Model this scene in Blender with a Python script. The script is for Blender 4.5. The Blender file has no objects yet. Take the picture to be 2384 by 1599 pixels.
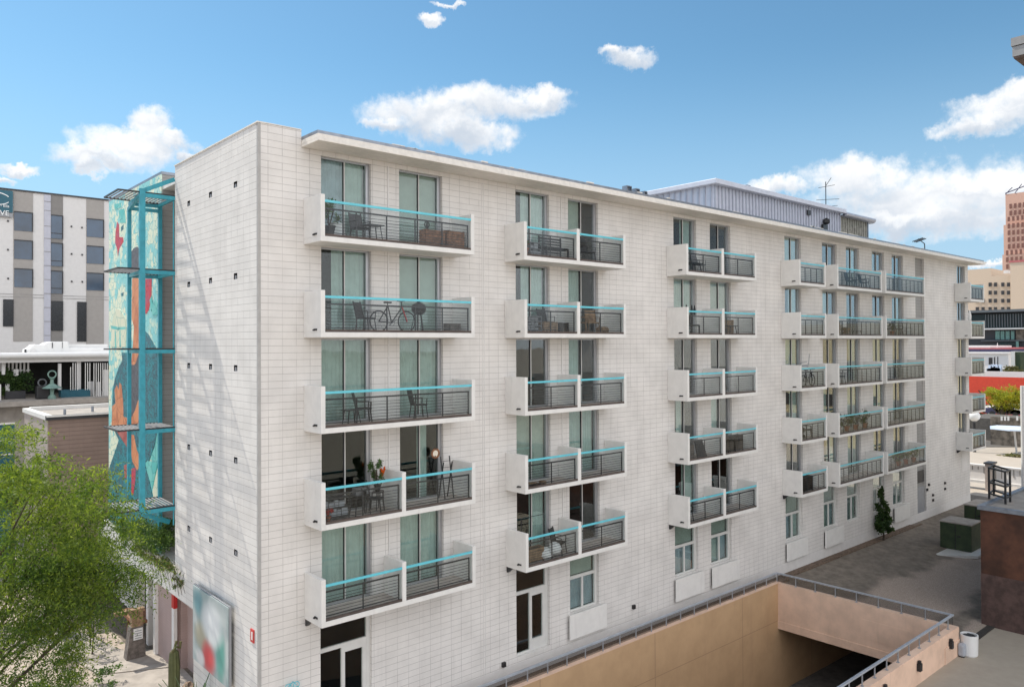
import bpy, math, random
import numpy as np
from mathutils import Vector, Matrix
SC = bpy.context.scene
COL = SC.collection
random.seed(7); RNG = np.random.default_rng(7)
GZ = 12.0                       # the camera's eye height above the alley: heights below are written from eye level
# ------------------------------------------------------------------ camera
FW = Vector((0.66068185, 0.75058567, 0.01098435)); RT = Vector((0.75065756, -0.66067319, -0.00491603)); UP = Vector((-0.00356716, -0.01149342, 0.99992759))
CAM = Vector((-8.8147, -20.6976, 0.0)); FPX = 1788.016; YP = 780.197
cd = bpy.data.cameras.new('camera'); cam = bpy.data.objects.new('camera', cd); COL.objects.link(cam)
cd.sensor_width = 36; cd.lens = FPX / 2384 * 36; cd.shift_y = -(799.5 - YP) / 2384; cd.clip_start = .1; cd.clip_end = 4000
m = Matrix.Identity(4)
for i, v in enumerate((RT, UP, -FW)):
    for j in range(3): m[j][i] = v[j]
m.translation = CAM + Vector((0, 0, GZ)); cam.matrix_world = m; SC.camera = cam
# ------------------------------------------------------------------ light and exposure
SUN = Vector((-1.15, 4.4, 6.0)).normalized()
ld = bpy.data.lights.new('sun', 'SUN'); ld.energy = 4.2; ld.angle = math.radians(.5); ld.color = (1, .93, .82)
sun = bpy.data.objects.new('sun', ld); COL.objects.link(sun); sun.rotation_euler = SUN.to_track_quat('Z', 'Y').to_euler(); sun.location = (0, 0, 60)
SC.view_settings.view_transform = 'Standard'; SC.view_settings.look = 'None'; SC.view_settings.gamma = 1; SC.view_settings.exposure = 0.35
W = bpy.data.worlds.new('World'); SC.world = W; W.use_nodes = True

class NT:
    """small helper for writing node trees"""
    def __init__(s, tree): s.t = tree; tree.nodes.clear()
    def n(s, typ, **kw):
        nd = s.t.nodes.new(typ)
        for k, v in kw.items():
            if k[0] == '_': setattr(nd, k[1:], v)
        return nd
    def set(s, sock, v):
        if isinstance(v, bpy.types.NodeSocket): s.t.links.new(v, sock)
        elif v is not None:
            if hasattr(sock.default_value, '__len__') and len(sock.default_value) == 4 and len(v) == 3: v = (*v, 1)
            sock.default_value = v
    def math(s, op, a, b=None, c=None, clamp=False):
        nd = s.n('ShaderNodeMath', _operation=op, _use_clamp=clamp)
        s.set(nd.inputs[0], a)
        if b is not None: s.set(nd.inputs[1], b)
        if c is not None: s.set(nd.inputs[2], c)
        return nd.outputs[0]
    def vmath(s, op, a, b=None):
        nd = s.n('ShaderNodeVectorMath', _operation=op); s.set(nd.inputs[0], a)
        if b is not None: s.set(nd.inputs[1], b)
        return nd.outputs['Value'] if op in ('DOT_PRODUCT', 'LENGTH') else nd.outputs[0]
    def mix(s, f, a, b, typ='MIX'):
        nd = s.n('ShaderNodeMix', _data_type='RGBA', _blend_type=typ)
        s.set(nd.inputs[0], f); s.set(nd.inputs[6], a); s.set(nd.inputs[7], b); return nd.outputs[2]
    def ramp(s, f, lo, hi):
        nd = s.n('ShaderNodeMapRange', _interpolation_type='SMOOTHSTEP'); s.set(nd.inputs[0], f)
        nd.inputs[1].default_value = lo; nd.inputs[2].default_value = hi; return nd.outputs[0]
    def noise(s, vec, scale, detail=4, rough=.55, dist=0):
        nd = s.n('ShaderNodeTexNoise'); s.set(nd.inputs['Vector'], vec)
        nd.inputs['Scale'].default_value = scale; nd.inputs['Detail'].default_value = detail
        nd.inputs['Roughness'].default_value = rough; nd.inputs['Distortion'].default_value = dist; return nd.outputs[0]
def world():
    T = NT(W.node_tree)
    sky = T.n('ShaderNodeTexSky', _sky_type='NISHITA', _sun_disc=False)
    sky.sun_elevation = math.asin(SUN.z); sky.sun_rotation = math.atan2(SUN.x, SUN.y)
    sky.altitude = 700; sky.air_density = 1.0; sky.dust_density = .6; sky.ozone_density = 2.0
    d = T.n('ShaderNodeTexCoord').outputs['Generated']
    base = T.mix(1.0, sky.outputs[0], (.84, 1.16, 1.14), 'MULTIPLY')
    # cloud banks: ellipses by compass direction, broken up by noise
    wv = T.n('ShaderNodeTexNoise'); T.set(wv.inputs['Vector'], d); wv.inputs['Scale'].default_value = 14; wv.inputs['Detail'].default_value = 6; wv.inputs['Roughness'].default_value = .65
    dw = T.vmath('ADD', d, T.vmath('MULTIPLY', T.vmath('SUBTRACT', wv.outputs['Color'], (.5, .5, .5)), (.07, .07, .07)))
    n1 = T.noise(d, 20, 8, .6); n2 = T.noise(d, 70, 6, .6); n4 = T.noise(d, 11, 5, .55)
    nn = T.math('ADD', T.math('MULTIPLY', T.math('SUBTRACT', n1, .5), 1.5), T.math('MULTIPLY', T.math('SUBTRACT', n2, .5), 1.3))
    best = None; bot = None
    for (px, py, rx, ry) in CLOUDS:
        c = (FW + RT * ((px - 1192) / FPX) + UP * ((YP - py) / FPX)).normalized()
        r = Vector((c.y, -c.x, 0)).normalized(); u = r.cross(c)
        a = T.vmath('DOT_PRODUCT', dw, tuple(r * (FPX / rx))); b = T.vmath('DOT_PRODUCT', dw, tuple(u * (FPX / ry)))
        f = T.math('SUBTRACT', 1, T.math('ADD', T.math('MULTIPLY', a, a), T.math('MULTIPLY', b, b)))
        front = T.math('GREATER_THAN', T.vmath('DOT_PRODUCT', d, tuple(c)), 0)
        f = T.math('SUBTRACT', T.math('MULTIPLY', T.math('ADD', f, 9), front), 9)
        w = T.math('MULTIPLY', T.math('MAXIMUM', T.math('ADD', f, .4), 0), b)
        best = f if best is None else T.math('MAXIMUM', best, f); bot = w if bot is None else T.math('ADD', bot, w)
    fld = T.math('ADD', best, nn); mask = T.ramp(fld, -.38, .95)
    shade = T.ramp(T.math('ADD', T.math('ADD', T.math('MULTIPLY', bot, .8), T.math('MULTIPLY', T.math('SUBTRACT', n4, .5), 2.6)), T.math('MULTIPLY', best, -.35)), -1.2, .55)
    ccol = T.mix(shade, (4.9, 5.5, 6.3), (8.6, 8.6, 8.6))
    # thin white haze low over the horizon and an added bright sky behind the viewer to lift the shaded facade
    z = T.n('ShaderNodeSeparateXYZ'); T.set(z.inputs[0], d); z = z.outputs[2]
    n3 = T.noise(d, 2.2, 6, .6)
    south_fill = T.ramp(T.math('ADD', T.vmath('DOT_PRODUCT', d, (-.25, -.95, .18)), T.math('MULTIPLY', n3, .5)), .35, 1.0)
    c = T.mix(T.math('MULTIPLY', T.ramp(z, .36, .02), .85), base, (3.7, 5.3, 7.0))
    c = T.mix(mask, c, ccol)
    c = T.mix(T.math('MULTIPLY', south_fill, .85), c, (15.0, 14.8, 15.0))
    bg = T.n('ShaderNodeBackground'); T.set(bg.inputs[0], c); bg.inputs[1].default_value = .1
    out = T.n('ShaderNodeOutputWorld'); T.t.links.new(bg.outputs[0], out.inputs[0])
CLOUDS = [(1000, 272, 140, 52), (1130, 238, 165, 42), (1090, 308, 105, 34), (900, 294, 60, 17), (1265, 230, 58, 26),
          (300, 355, 105, 48), (220, 382, 80, 26), (350, 298, 48, 38), (200, 405, 28, 18), (400, 340, 44, 22), (425, 370, 20, 12),
          (1468, 138, 54, 21), (1425, 130, 26, 14), (2350, 258, 100, 42), (2270, 296, 62, 20), (2384, 215, 55, 26),
          (2010, 412, 125, 46), (2160, 455, 220, 74), (2310, 430, 110, 48), (1800, 440, 105, 24), (2060, 520, 105, 24), (2240, 505, 130, 42),
          (990, 40, 28, 14), (1050, 5, 42, 8), (42, 402, 38, 11), (2, 422, 22, 8), (2330, 615, 80, 8)]
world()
# ------------------------------------------------------------------ pixel of the photo -> point on a plane of the place (axis = value)
def at(px, py, axis, val):
    d = FW + RT * ((px - 1192) / FPX) + UP * ((YP - py) / FPX)
    return CAM + d * ((val - CAM[axis]) / d[axis])
# ------------------------------------------------------------------ materials
MATS = {}
def wpos(T):
    g = T.n('ShaderNodeNewGeometry'); return g.outputs['Position'], g.outputs['Normal']
def mat(name, col, rough=.6, metal=0, var=.12, scale=3, bump=0, bscale=40, alpha=None, spec=.5, col2=None, dirt=None):
    if bpy.data.materials.get(name): return bpy.data.materials[name]
    M = bpy.data.materials.new(name); M.use_nodes = True; T = NT(M.node_tree); MATS[name] = M
    p, nrm = wpos(T)
    b = T.n('ShaderNodeBsdfPrincipled'); out = T.n('ShaderNodeOutputMaterial'); T.t.links.new(b.outputs[0], out.inputs[0])
    c2 = col2 or tuple(max(0, x * (1 - var * 2)) for x in col)
    f = T.ramp(T.noise(p, scale, 6, .6), .3, .72)
    c = T.mix(f, col, c2)
    if dirt:
        v = T.n('ShaderNodeMapping'); T.set(v.inputs[0], p); v.inputs['Scale'].default_value = (3.2, 3.2, .35)
        c = T.mix(T.math('MULTIPLY', T.ramp(T.noise(v.outputs[0], 1.6, 5, .65), .52, .85), dirt), c, tuple(x * .55 for x in col))
    T.set(b.inputs['Base Color'], c); b.inputs['Roughness'].default_value = rough; b.inputs['Metallic'].default_value = metal
    b.inputs['Specular IOR Level'].default_value = spec
    if bump:
        bp = T.n('ShaderNodeBump'); bp.inputs['Strength'].default_value = bump; bp.inputs['Distance'].default_value = .02
        T.set(bp.inputs['Height'], T.noise(p, bscale, 4)); T.t.links.new(bp.outputs[0], b.inputs['Normal'])
    if alpha is not None: b.inputs['Alpha'].default_value = alpha
    return M
def block_mat(name, col, bw, bh, joint=.011, jcol=(.07, .065, .06), off=0.0, vfade=.55, tint=.07, z0=0, u0=0, jmix=.60, mottled=.15, smooth_low=None):
    """painted masonry: courses bh high, blocks bw wide, running along the face whichever way it looks"""
    M = bpy.data.materials.new(name); M.use_nodes = True; T = NT(M.node_tree); MATS[name] = M
    p, nrm = wpos(T)
    s = T.n('ShaderNodeSeparateXYZ'); T.set(s.inputs[0], p); nn = T.n('ShaderNodeSeparateXYZ'); T.set(nn.inputs[0], nrm)
    ax = T.math('GREATER_THAN', T.math('ABSOLUTE', nn.outputs[0]), .5)
    u = T.math('ADD', T.math('MULTIPLY', s.outputs[0], T.math('SUBTRACT', 1, ax)), T.math('MULTIPLY', s.outputs[1], ax))
    u = T.math('ADD', u, 200 * bw + u0)
    v = T.math('DIVIDE', T.math('ADD', s.outputs[2], 100 * bh + z0), bh); row = T.math('FLOOR', v)
    uu = T.math('ADD', T.math('DIVIDE', u, bw), T.math('MULTIPLY', T.math('MODULO', row, 2), off)); colm = T.math('FLOOR', uu)
    fv = T.math('ABSOLUTE', T.math('SUBTRACT', T.math('FRACT', v), .5)); fu = T.math('ABSOLUTE', T.math('SUBTRACT', T.math('FRACT', uu), .5))
    wob = T.math('MULTIPLY', T.noise(p, 1.7, 2), .35)
    jh = T.math('GREATER_THAN', fv, .5 - joint / bh * .5); jv = T.math('GREATER_THAN', fu, .5 - joint / bw * .5)
    cmb = T.n('ShaderNodeCombineXYZ'); T.set(cmb.inputs[0], colm); T.set(cmb.inputs[1], row)
    wn = T.n('ShaderNodeTexWhiteNoise', _noise_dimensions='3D'); T.set(wn.inputs[0], cmb.outputs[0])
    patch = T.ramp(T.noise(p, .5, 4), .4, .62)
    vis = T.math('ADD', T.math('MULTIPLY', T.math('LESS_THAN', wn.outputs['Value'], vfade), .8), .2)
    j = T.math('MAXIMUM', T.math('MULTIPLY', jh, T.math('ADD', .6, wob)), T.math('MULTIPLY', T.math('MULTIPLY', jv, vis), T.math('ADD', .45, T.math('MULTIPLY', patch, .5))))
    f = T.ramp(T.noise(p, .8, 7, .62), .3, .72)
    c = T.mix(f, col, tuple(x * (1 - mottled) for x in col))
    c = T.mix(T.math('MULTIPLY', wn.outputs['Value'], tint), c, tuple(x * .72 for x in col))
    mp = T.n('ShaderNodeMapping'); T.set(mp.inputs[0], p); mp.inputs['Scale'].default_value = (2.6, 2.6, .22)
    c = T.mix(T.math('MULTIPLY', T.ramp(T.noise(mp.outputs[0], 1.3, 6, .7), .5, .8), .30), c, tuple(x * .6 for x in col))
    c = T.mix(T.math('MULTIPLY', j, jmix), c, jcol)
    b = T.n('ShaderNodeBsdfPrincipled'); T.set(b.inputs['Base Color'], c); b.inputs['Roughness'].default_value = .75; b.inputs['Specular IOR Level'].default_value = .3
    h = T.math('ADD', T.math('SUBTRACT', 1, j), T.math('MULTIPLY', T.noise(p, 60, 3), .25))
    bp = T.n('ShaderNodeBump'); bp.inputs['Strength'].default_value = .35; bp.inputs['Distance'].default_value = .012; T.set(bp.inputs['Height'], h); T.t.links.new(bp.outputs[0], b.inputs['Normal'])
    out = T.n('ShaderNodeOutputMaterial'); T.t.links.new(b.outputs[0], out.inputs[0]); return M
def glass_mat(name, tint, refl=.9, rough=.0, base=.08, extra=.0, wav=0):
    M = bpy.data.materials.new(name); M.use_nodes = True; T = NT(M.node_tree); MATS[name] = M
    tr = T.n('ShaderNodeBsdfTransparent'); T.set(tr.inputs[0], tint)
    gl = T.n('ShaderNodeBsdfGlossy'); T.set(gl.inputs[0], (refl,) * 3); gl.inputs['Roughness'].default_value = rough
    fr = T.n('ShaderNodeLayerWeight'); fr.inputs[0].default_value = .5
    if wav:
        p, _ = wpos(T); bp = T.n('ShaderNodeBump'); bp.inputs['Strength'].default_value = wav; bp.inputs['Distance'].default_value = .02
        T.set(bp.inputs['Height'], T.noise(p, .9, 2)); T.t.links.new(bp.outputs[0], gl.inputs['Normal'])
    f = T.math('ADD', T.math('MULTIPLY', T.math('POWER', fr.outputs[1], 2.3), extra), base, clamp=True)
    mx = T.n('ShaderNodeMixShader'); T.set(mx.inputs[0], f); T.t.links.new(tr.outputs[0], mx.inputs[1]); T.t.links.new(gl.outputs[0], mx.inputs[2])
    out = T.n('ShaderNodeOutputMaterial'); T.t.links.new(mx.outputs[0], out.inputs[0]); return M
def leaf_mat(name, c1, c2, trans=.5):
    M = bpy.data.materials.new(name); M.use_nodes = True; T = NT(M.node_tree); MATS[name] = M
    p, _ = wpos(T)
    f = T.ramp(T.noise(p, 1.4, 4), .35, .65); wn = T.n('ShaderNodeTexWhiteNoise', _noise_dimensions='3D'); T.set(wn.inputs[0], T.vmath('SNAP', p, (.09, .09, .09)))
    c = T.mix(T.math('ADD', T.math('MULTIPLY', f, .6), T.math('MULTIPLY', wn.outputs['Value'], .4)), c1, c2)
    d = T.n('ShaderNodeBsdfPrincipled'); T.set(d.inputs['Base Color'], c); d.inputs['Roughness'].default_value = .55; d.inputs['Specular IOR Level'].default_value = .3
    t = T.n('ShaderNodeBsdfTranslucent'); T.set(t.inputs[0], T.mix(1, c, (1.5, 1.5, .6), 'MULTIPLY'))
    mx = T.n('ShaderNodeMixShader'); mx.inputs[0].default_value = trans; T.t.links.new(d.outputs[0], mx.inputs[1]); T.t.links.new(t.outputs[0], mx.inputs[2])
    out = T.n('ShaderNodeOutputMaterial'); T.t.links.new(mx.outputs[0], out.inputs[0]); return M
def mosaic_mat(name, c1, c2, joint, scale=4, jw=.035, nscale=.7, jm=.8, gl=.5):
    M = bpy.data.materials.new(name); M.use_nodes = True; T = NT(M.node_tree); MATS[name] = M
    p, _ = wpos(T)
    v = T.n('ShaderNodeTexVoronoi', _feature='DISTANCE_TO_EDGE'); T.set(v.inputs['Vector'], p); v.inputs['Scale'].default_value = scale
    v2 = T.n('ShaderNodeTexVoronoi'); T.set(v2.inputs['Vector'], p); v2.inputs['Scale'].default_value = scale
    s = T.n('ShaderNodeSeparateColor'); T.set(s.inputs[0], v2.outputs['Color'])
    f = T.ramp(T.math('ADD', T.noise(p, nscale, 5, .65), T.math('MULTIPLY', T.math('SUBTRACT', s.outputs[0], .5), .22)), .42, .58)
    c = T.mix(f, c1, c2)
    c = T.mix(T.math('MULTIPLY', T.math('LESS_THAN', v.outputs[0], jw), jm), c, joint)
    b = T.n('ShaderNodeBsdfPrincipled'); T.set(b.inputs['Base Color'], c); b.inputs['Roughness'].default_value = gl
    out = T.n('ShaderNodeOutputMaterial'); T.t.links.new(b.outputs[0], out.inputs[0]); return M
block_mat('painted_block', (.72, .70, .675), .423, .2, .013, z0=.03, u0=-.29, vfade=.8, jcol=(.14, .13, .125))
block_mat('painted_block_end', (.72, .705, .68), .44, .2, .013, z0=.03, u0=-.14, off=0, vfade=.6, jcol=(.12, .11, .11))
block_mat('grey_block', (.34, .335, .325), .9, .2, .014, z0=.03, vfade=.1)
block_mat('brown_brick', (.27, .20, .17), .6, .2, .03, jcol=(.13, .09, .08), vfade=0, jmix=.8, mottled=.2)
block_mat('pale_lit_brick', (.42, .36, .33), .6, .2, .01, jcol=(.3, .25, .22), vfade=0, jmix=.4)  # sunlit side of the brick box put into the colour; pier shares it
block_mat('mauve_brick', (.42, .32, .30), .4, .1, .01, jcol=(.28, .2, .19), vfade=.3, jmix=.4)
mat('white_paint', (.74, .73, .705), .55, var=.04, dirt=.30, bump=.08, bscale=25)
mat('roof_paint', (.75, .72, .67), .6, var=.06, scale=6, dirt=.3)
mat('smooth_render', (.70, .685, .67), .7, var=.04)
mat('roof_deck', (.33, .32, .31), .9, var=.2, bump=.2)
mat('grey_joint', (.40, .395, .385), .7, var=.08)
mat('dark_trim', (.035, .035, .04), .5)
mat('teal_paint', (.13, .56, .66), .35, var=.06)
mat('teal_steel', (.04, .33, .42), .4, var=.12, scale=5)
mat('dark_metal', (.025, .025, .028), .45, var=.1)
mat('brown_strip', (.10, .075, .065), .6, var=.2)
mat('floor_tile', (.52, .46, .42), .8, var=.1)
mat('aluminium', (.42, .43, .45), .35, metal=.6, var=.05)
mat('alu_dark', (.14, .15, .16), .4, metal=.3, var=.05)
mat('alu_white', (.62, .62, .60), .4, var=.04)
mat('curtain_pale', (.62, .68, .66), .9, var=.08)
mat('curtain_cool', (.52, .58, .66), .9, var=.1)
mat('blind', (.56, .58, .54), .9, var=.06)
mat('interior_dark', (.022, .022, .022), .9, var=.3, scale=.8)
glass_mat('window_glass', (.82, .885, .87), .95, base=.035, extra=.9, wav=.10)
glass_mat('rail_glass', (.90, .925, .93), .8, base=.02, extra=.10, wav=.1)
glass_mat('smoked_mesh', (.78, .78, .78), .6, rough=.35, base=.12)
mat('ribbed_metal', (.60, .63, .72), .5, metal=.1, var=.06)
mat('ribbed_edge', (.46, .48, .55), .4, metal=.3, var=.06)
mat('weathered_metal', (.36, .36, .32), .8, var=.25, scale=4, dirt=.4)
mat('galvanised', (.30, .33, .38), .4, metal=.6, var=.15)
mat('black_plastic', (.018, .018, .02), .5, var=.1)
mat('black_metal', (.02, .02, .022), .4, var=.1)
mat('red_paint', (.55, .03, .03), .4, var=.1)
mat('terracotta', (.40, .14, .08), .8, var=.2)
mat('crate_wood', (.35, .16, .08), .75, var=.35, scale=9)
mat('deck_wood', (.34, .22, .13), .75, var=.3, scale=8)
mat('grey_wood', (.20, .17, .15), .8, var=.3, scale=6)
mat('white_plastic', (.75, .75, .74), .4, var=.03)
mat('grey_plastic', (.30, .31, .33), .5, var=.06)
mat('wire_grey', (.22, .22, .23), .4, metal=.4)
mat('fabric_dark', (.03, .035, .04), .9, var=.3)
mat('mirror_glass', (.8, .8, .8), .05, metal=1, var=0)
mat('bark', (.09, .065, .045), .9, var=.4, bump=.5)
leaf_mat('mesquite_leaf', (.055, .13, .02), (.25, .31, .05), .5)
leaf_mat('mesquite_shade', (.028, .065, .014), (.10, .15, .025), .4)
leaf_mat('vine_leaf', (.035, .085, .025), (.09, .15, .035), .35)
leaf_mat('vine_dry', (.20, .17, .09), (.10, .12, .04), .3)
leaf_mat('dark_leaf', (.018, .045, .015), (.05, .09, .02), .3)
leaf_mat('pot_leaf', (.04, .10, .03), (.10, .17, .05), .35)
leaf_mat('palo_leaf', (.16, .22, .02), (.42, .38, .04), .4)
leaf_mat('orange_flower', (.7, .16, .02), (.6, .08, .02), .3)
leaf_mat('red_flower', (.5, .03, .03), (.4, .08, .06), .3)
# ------------------------------------------------------------------ mesh building
class MB:
    def __init__(s): s.v = []; s.f = []; s.m = []
    def face(s, pts, mi=0):
        i = len(s.v); s.v += [tuple(p) for p in pts]; s.f.append(tuple(range(i, i + len(pts)))); s.m.append(mi)
    def box(s, x0, x1, y0, y1, z0, z1, mi=0):
        if x0 > x1: x0, x1 = x1, x0
        if y0 > y1: y0, y1 = y1, y0
        if z0 > z1: z0, z1 = z1, z0
        i = len(s.v); s.v += [(x, y, z) for x in (x0, x1) for y in (y0, y1) for z in (z0, z1)]
        for q in ((0, 1, 3, 2), (4, 6, 7, 5), (0, 4, 5, 1), (2, 3, 7, 6), (0, 2, 6, 4), (1, 5, 7, 3)): s.f.append(tuple(i + k for k in q)); s.m.append(mi)
        return s
    def prism(s, pts, d, mi=0):
        """planar polygon pts swept by vector d"""
        i = len(s.v); n = len(pts); d = Vector(d); s.v += [tuple(p) for p in pts] + [tuple(Vector(p) + d) for p in pts]
        s.f.append(tuple(i + k for k in range(n))[::-1]); s.f.append(tuple(i + n + k for k in range(n))); s.m += [mi, mi]
        for k in range(n): s.f.append((i + k, i + (k + 1) % n, i + n + (k + 1) % n, i + n + k)); s.m.append(mi)
        return s
    def bar(s, a, b, w, h=None, mi=0):
        """rectangular bar between two points"""
        a, b = Vector(a), Vector(b); h = h or w; d = (b - a).normalized()
        u = d.cross(Vector((0, 0, 1)));  u = Vector((1, 0, 0)) if u.length < 1e-3 else u.normalized(); v = u.cross(d)
        q = [u * (w / 2) * sx + v * (h / 2) * sy for sx, sy in ((-1, -1), (1, -1), (1, 1), (-1, 1))]
        return s.prism([a + k for k in q], b - a, mi)
    def tube(s, pts, r, seg=6, mi=0, r2=None):
        pts = [Vector(p) for p in pts]; i0 = len(s.v); n = len(pts)
        for k, p in enumerate(pts):
            d = (pts[min(k + 1, n - 1)] - pts[max(k - 1, 0)]).normalized()
            u = d.cross(Vector((0, 0, 1))); u = Vector((1, 0, 0)) if u.length < 1e-3 else u.normalized(); v = u.cross(d)
            rr = r if r2 is None else r + (r2 - r) * k / (n - 1)
            for j in range(seg): t = 2 * math.pi * j / seg; s.v.append(tuple(p + u * math.cos(t) * rr + v * math.sin(t) * rr))
        for k in range(n - 1):
            for j in range(seg): s.f.append((i0 + k * seg + j, i0 + k * seg + (j + 1) % seg, i0 + (k + 1) * seg + (j + 1) % seg, i0 + (k + 1) * seg + j)); s.m.append(mi)
        s.f.append(tuple(i0 + j for j in range(seg))[::-1]); s.f.append(tuple(i0 + (n - 1) * seg + j for j in range(seg))); s.m += [mi, mi]
        return s
    def lathe(s, x, y, prof, seg=14, mi=0):
        i0 = len(s.v); n = len(prof)
        for r, z in prof:
            for j in range(seg): t = 2 * math.pi * j / seg; s.v.append((x + r * math.cos(t), y + r * math.sin(t), z))
        for k in range(n - 1):
            for j in range(seg): s.f.append((i0 + k * seg + j, i0 + k * seg + (j + 1) % seg, i0 + (k + 1) * seg + (j + 1) % seg, i0 + (k + 1) * seg + j)); s.m.append(mi)
        s.f.append(tuple(i0 + j for j in range(seg))[::-1]); s.f.append(tuple(i0 + (n - 1) * seg + j for j in range(seg))); s.m += [mi, mi]
        return s
    def ring(s, c, R, r, axis='y', seg=20, sub=5, mi=0):
        c = Vector(c); A = {'y': (Vector((1, 0, 0)), Vector((0, 0, 1)), Vector((0, 1, 0))), 'x': (Vector((0, 1, 0)), Vector((0, 0, 1)), Vector((1, 0, 0))), 'z': (Vector((1, 0, 0)), Vector((0, 1, 0)), Vector((0, 0, 1)))}[axis]
        i0 = len(s.v)
        for k in range(seg):
            t = 2 * math.pi * k / seg; e = A[0] * math.cos(t) + A[1] * math.sin(t)
            for j in range(sub): a = 2 * math.pi * j / sub; s.v.append(tuple(c + e * (R + r * math.cos(a)) + A[2] * r * math.sin(a)))
        for k in range(seg):
            for j in range(sub): s.f.append((i0 + k * sub + j, i0 + k * sub + (j + 1) % sub, i0 + ((k + 1) % seg) * sub + (j + 1) % sub, i0 + ((k + 1) % seg) * sub + j)); s.m.append(mi)
        return s
    def build(s, name, mats, parent=None, smooth=False, bevel=0, origin=None):
        me = bpy.data.meshes.new(name)
        V = np.array(s.v, float).reshape(-1, 3)
        if origin is None: origin = Vector(((V[:, 0].min() + V[:, 0].max()) / 2, (V[:, 1].min() + V[:, 1].max()) / 2, V[:, 2].min()))
        else: origin = Vector(origin)
        me.from_pydata([tuple(r) for r in (V - np.array(origin))], [], s.f)
        mats = [mats] if isinstance(mats, str) else mats
        for k in mats: me.materials.append(MATS[k])
        if len(mats) > 1: me.polygons.foreach_set('material_index', s.m)
        if smooth: me.polygons.foreach_set('use_smooth', [True] * len(s.f))
        me.update()
        o = bpy.data.objects.new(name, me); COL.objects.link(o)
        place(o, origin, parent)
        if bevel:
            bm_ = o.modifiers.new('bevel', 'BEVEL'); bm_.width = bevel; bm_.segments = 2; bm_.limit_method = 'ANGLE'
        return o
WL = {}
def place(o, origin, parent):
    WL[o] = Vector(origin)
    if parent is not None: o.parent = parent; o.location = Vector(origin) - WL[parent]
    else: o.location = Vector(origin) + Vector((0, 0, GZ))
def tag(o, label, cat, group=None, kind=None):
    if label: o['label'] = label
    if cat: o['category'] = cat
    if group: o['group'] = group
    if kind: o['kind'] = kind
    return o
def thing(name, label, cat, loc, group=None):
    o = bpy.data.objects.new(name, None); COL.objects.link(o); o.empty_display_size = .3; place(o, loc, None); return tag(o, label, cat, group)
def struct(o): o['kind'] = 'structure'; return o
def copy_thing(o, loc, rz=0, label=None, scale=1):
    r = o.copy(); COL.objects.link(r); r.location = Vector(loc) + Vector((0, 0, GZ)); r.rotation_euler = (0, 0, rz); r.scale = (scale,) * 3
    if label: r['label'] = label
    for ch in list(o.children):
        c = ch.copy(); COL.objects.link(c); c.parent = r
        for g in list(ch.children): d = g.copy(); COL.objects.link(d); d.parent = c
    return r
def leaves(name, blobs, mats, size=.05, parent=None, aspect=.5, droop=0, hollow=.35, sprays=0, seed=1, flat=0.0):
    """many leaf-sized faces spread through ellipsoid clumps: blobs = (x, y, z, rx, ry, rz, count)"""
    g = np.random.default_rng(seed); P = []
    for (x, y, z, rx, ry, rz, n) in blobs:
        k = 0
        nc = max(6, n // 60); cen = g.normal(size=(nc, 3)); cen /= np.linalg.norm(cen, axis=1)[:, None]; cen *= (g.random((nc, 1)) ** .45)
        idx = g.integers(0, nc, n); off = g.normal(size=(n, 3)) * .16
        q = cen[idx] + off; P.append(q * np.array([rx, ry, rz]) + np.array([x, y, z]))
    P = np.concatenate(P); 
    if sprays:
        n0 = len(P); d = g.normal(size=(n0, 3)); d[:, 2] = d[:, 2] * .35 - droop; d /= np.linalg.norm(d, axis=1)[:, None]
        t = np.arange(sprays) * size * .75
        P = (P[:, None, :] + d[:, None, :] * t[None, :, None] + np.array([0, 0, -1.])[None, None, :] * (t[None, :, None] ** 2) * .8).reshape(-1, 3)
    n = len(P); a = g.normal(size=(n, 3)); a /= np.linalg.norm(a, axis=1)[:, None]; b = np.cross(a, g.normal(size=(n, 3))); b /= np.linalg.norm(b, axis=1)[:, None]
    a[:, 2] *= (1 - flat)
    L = size * (.6 + .8 * g.random((n, 1))); v = np.stack([P - a * L * .5, P + b * L * aspect * .5, P + a * L * .5, P - b * L * aspect * .5], 1).reshape(-1, 3)
    org = v.mean(0); org[2] = v[:, 2].min(); me = bpy.data.meshes.new(name)
    me.vertices.add(n * 4); me.vertices.foreach_set('co', (v - org).ravel()); me.loops.add(n * 4); me.loops.foreach_set('vertex_index', np.arange(n * 4, dtype=np.int32))
    me.polygons.add(n); me.polygons.foreach_set('loop_start', np.arange(n, dtype=np.int32) * 4); me.polygons.foreach_set('loop_total', np.full(n, 4, dtype=np.int32))
    for k in mats: me.materials.append(MATS[k])
    if len(mats) > 1: me.polygons.foreach_set('material_index', (g.random(n) * len(mats)).astype(np.int32))
    me.update(); me.validate(); o = bpy.data.objects.new(name, me); COL.objects.link(o); place(o, org, parent); return o
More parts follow.
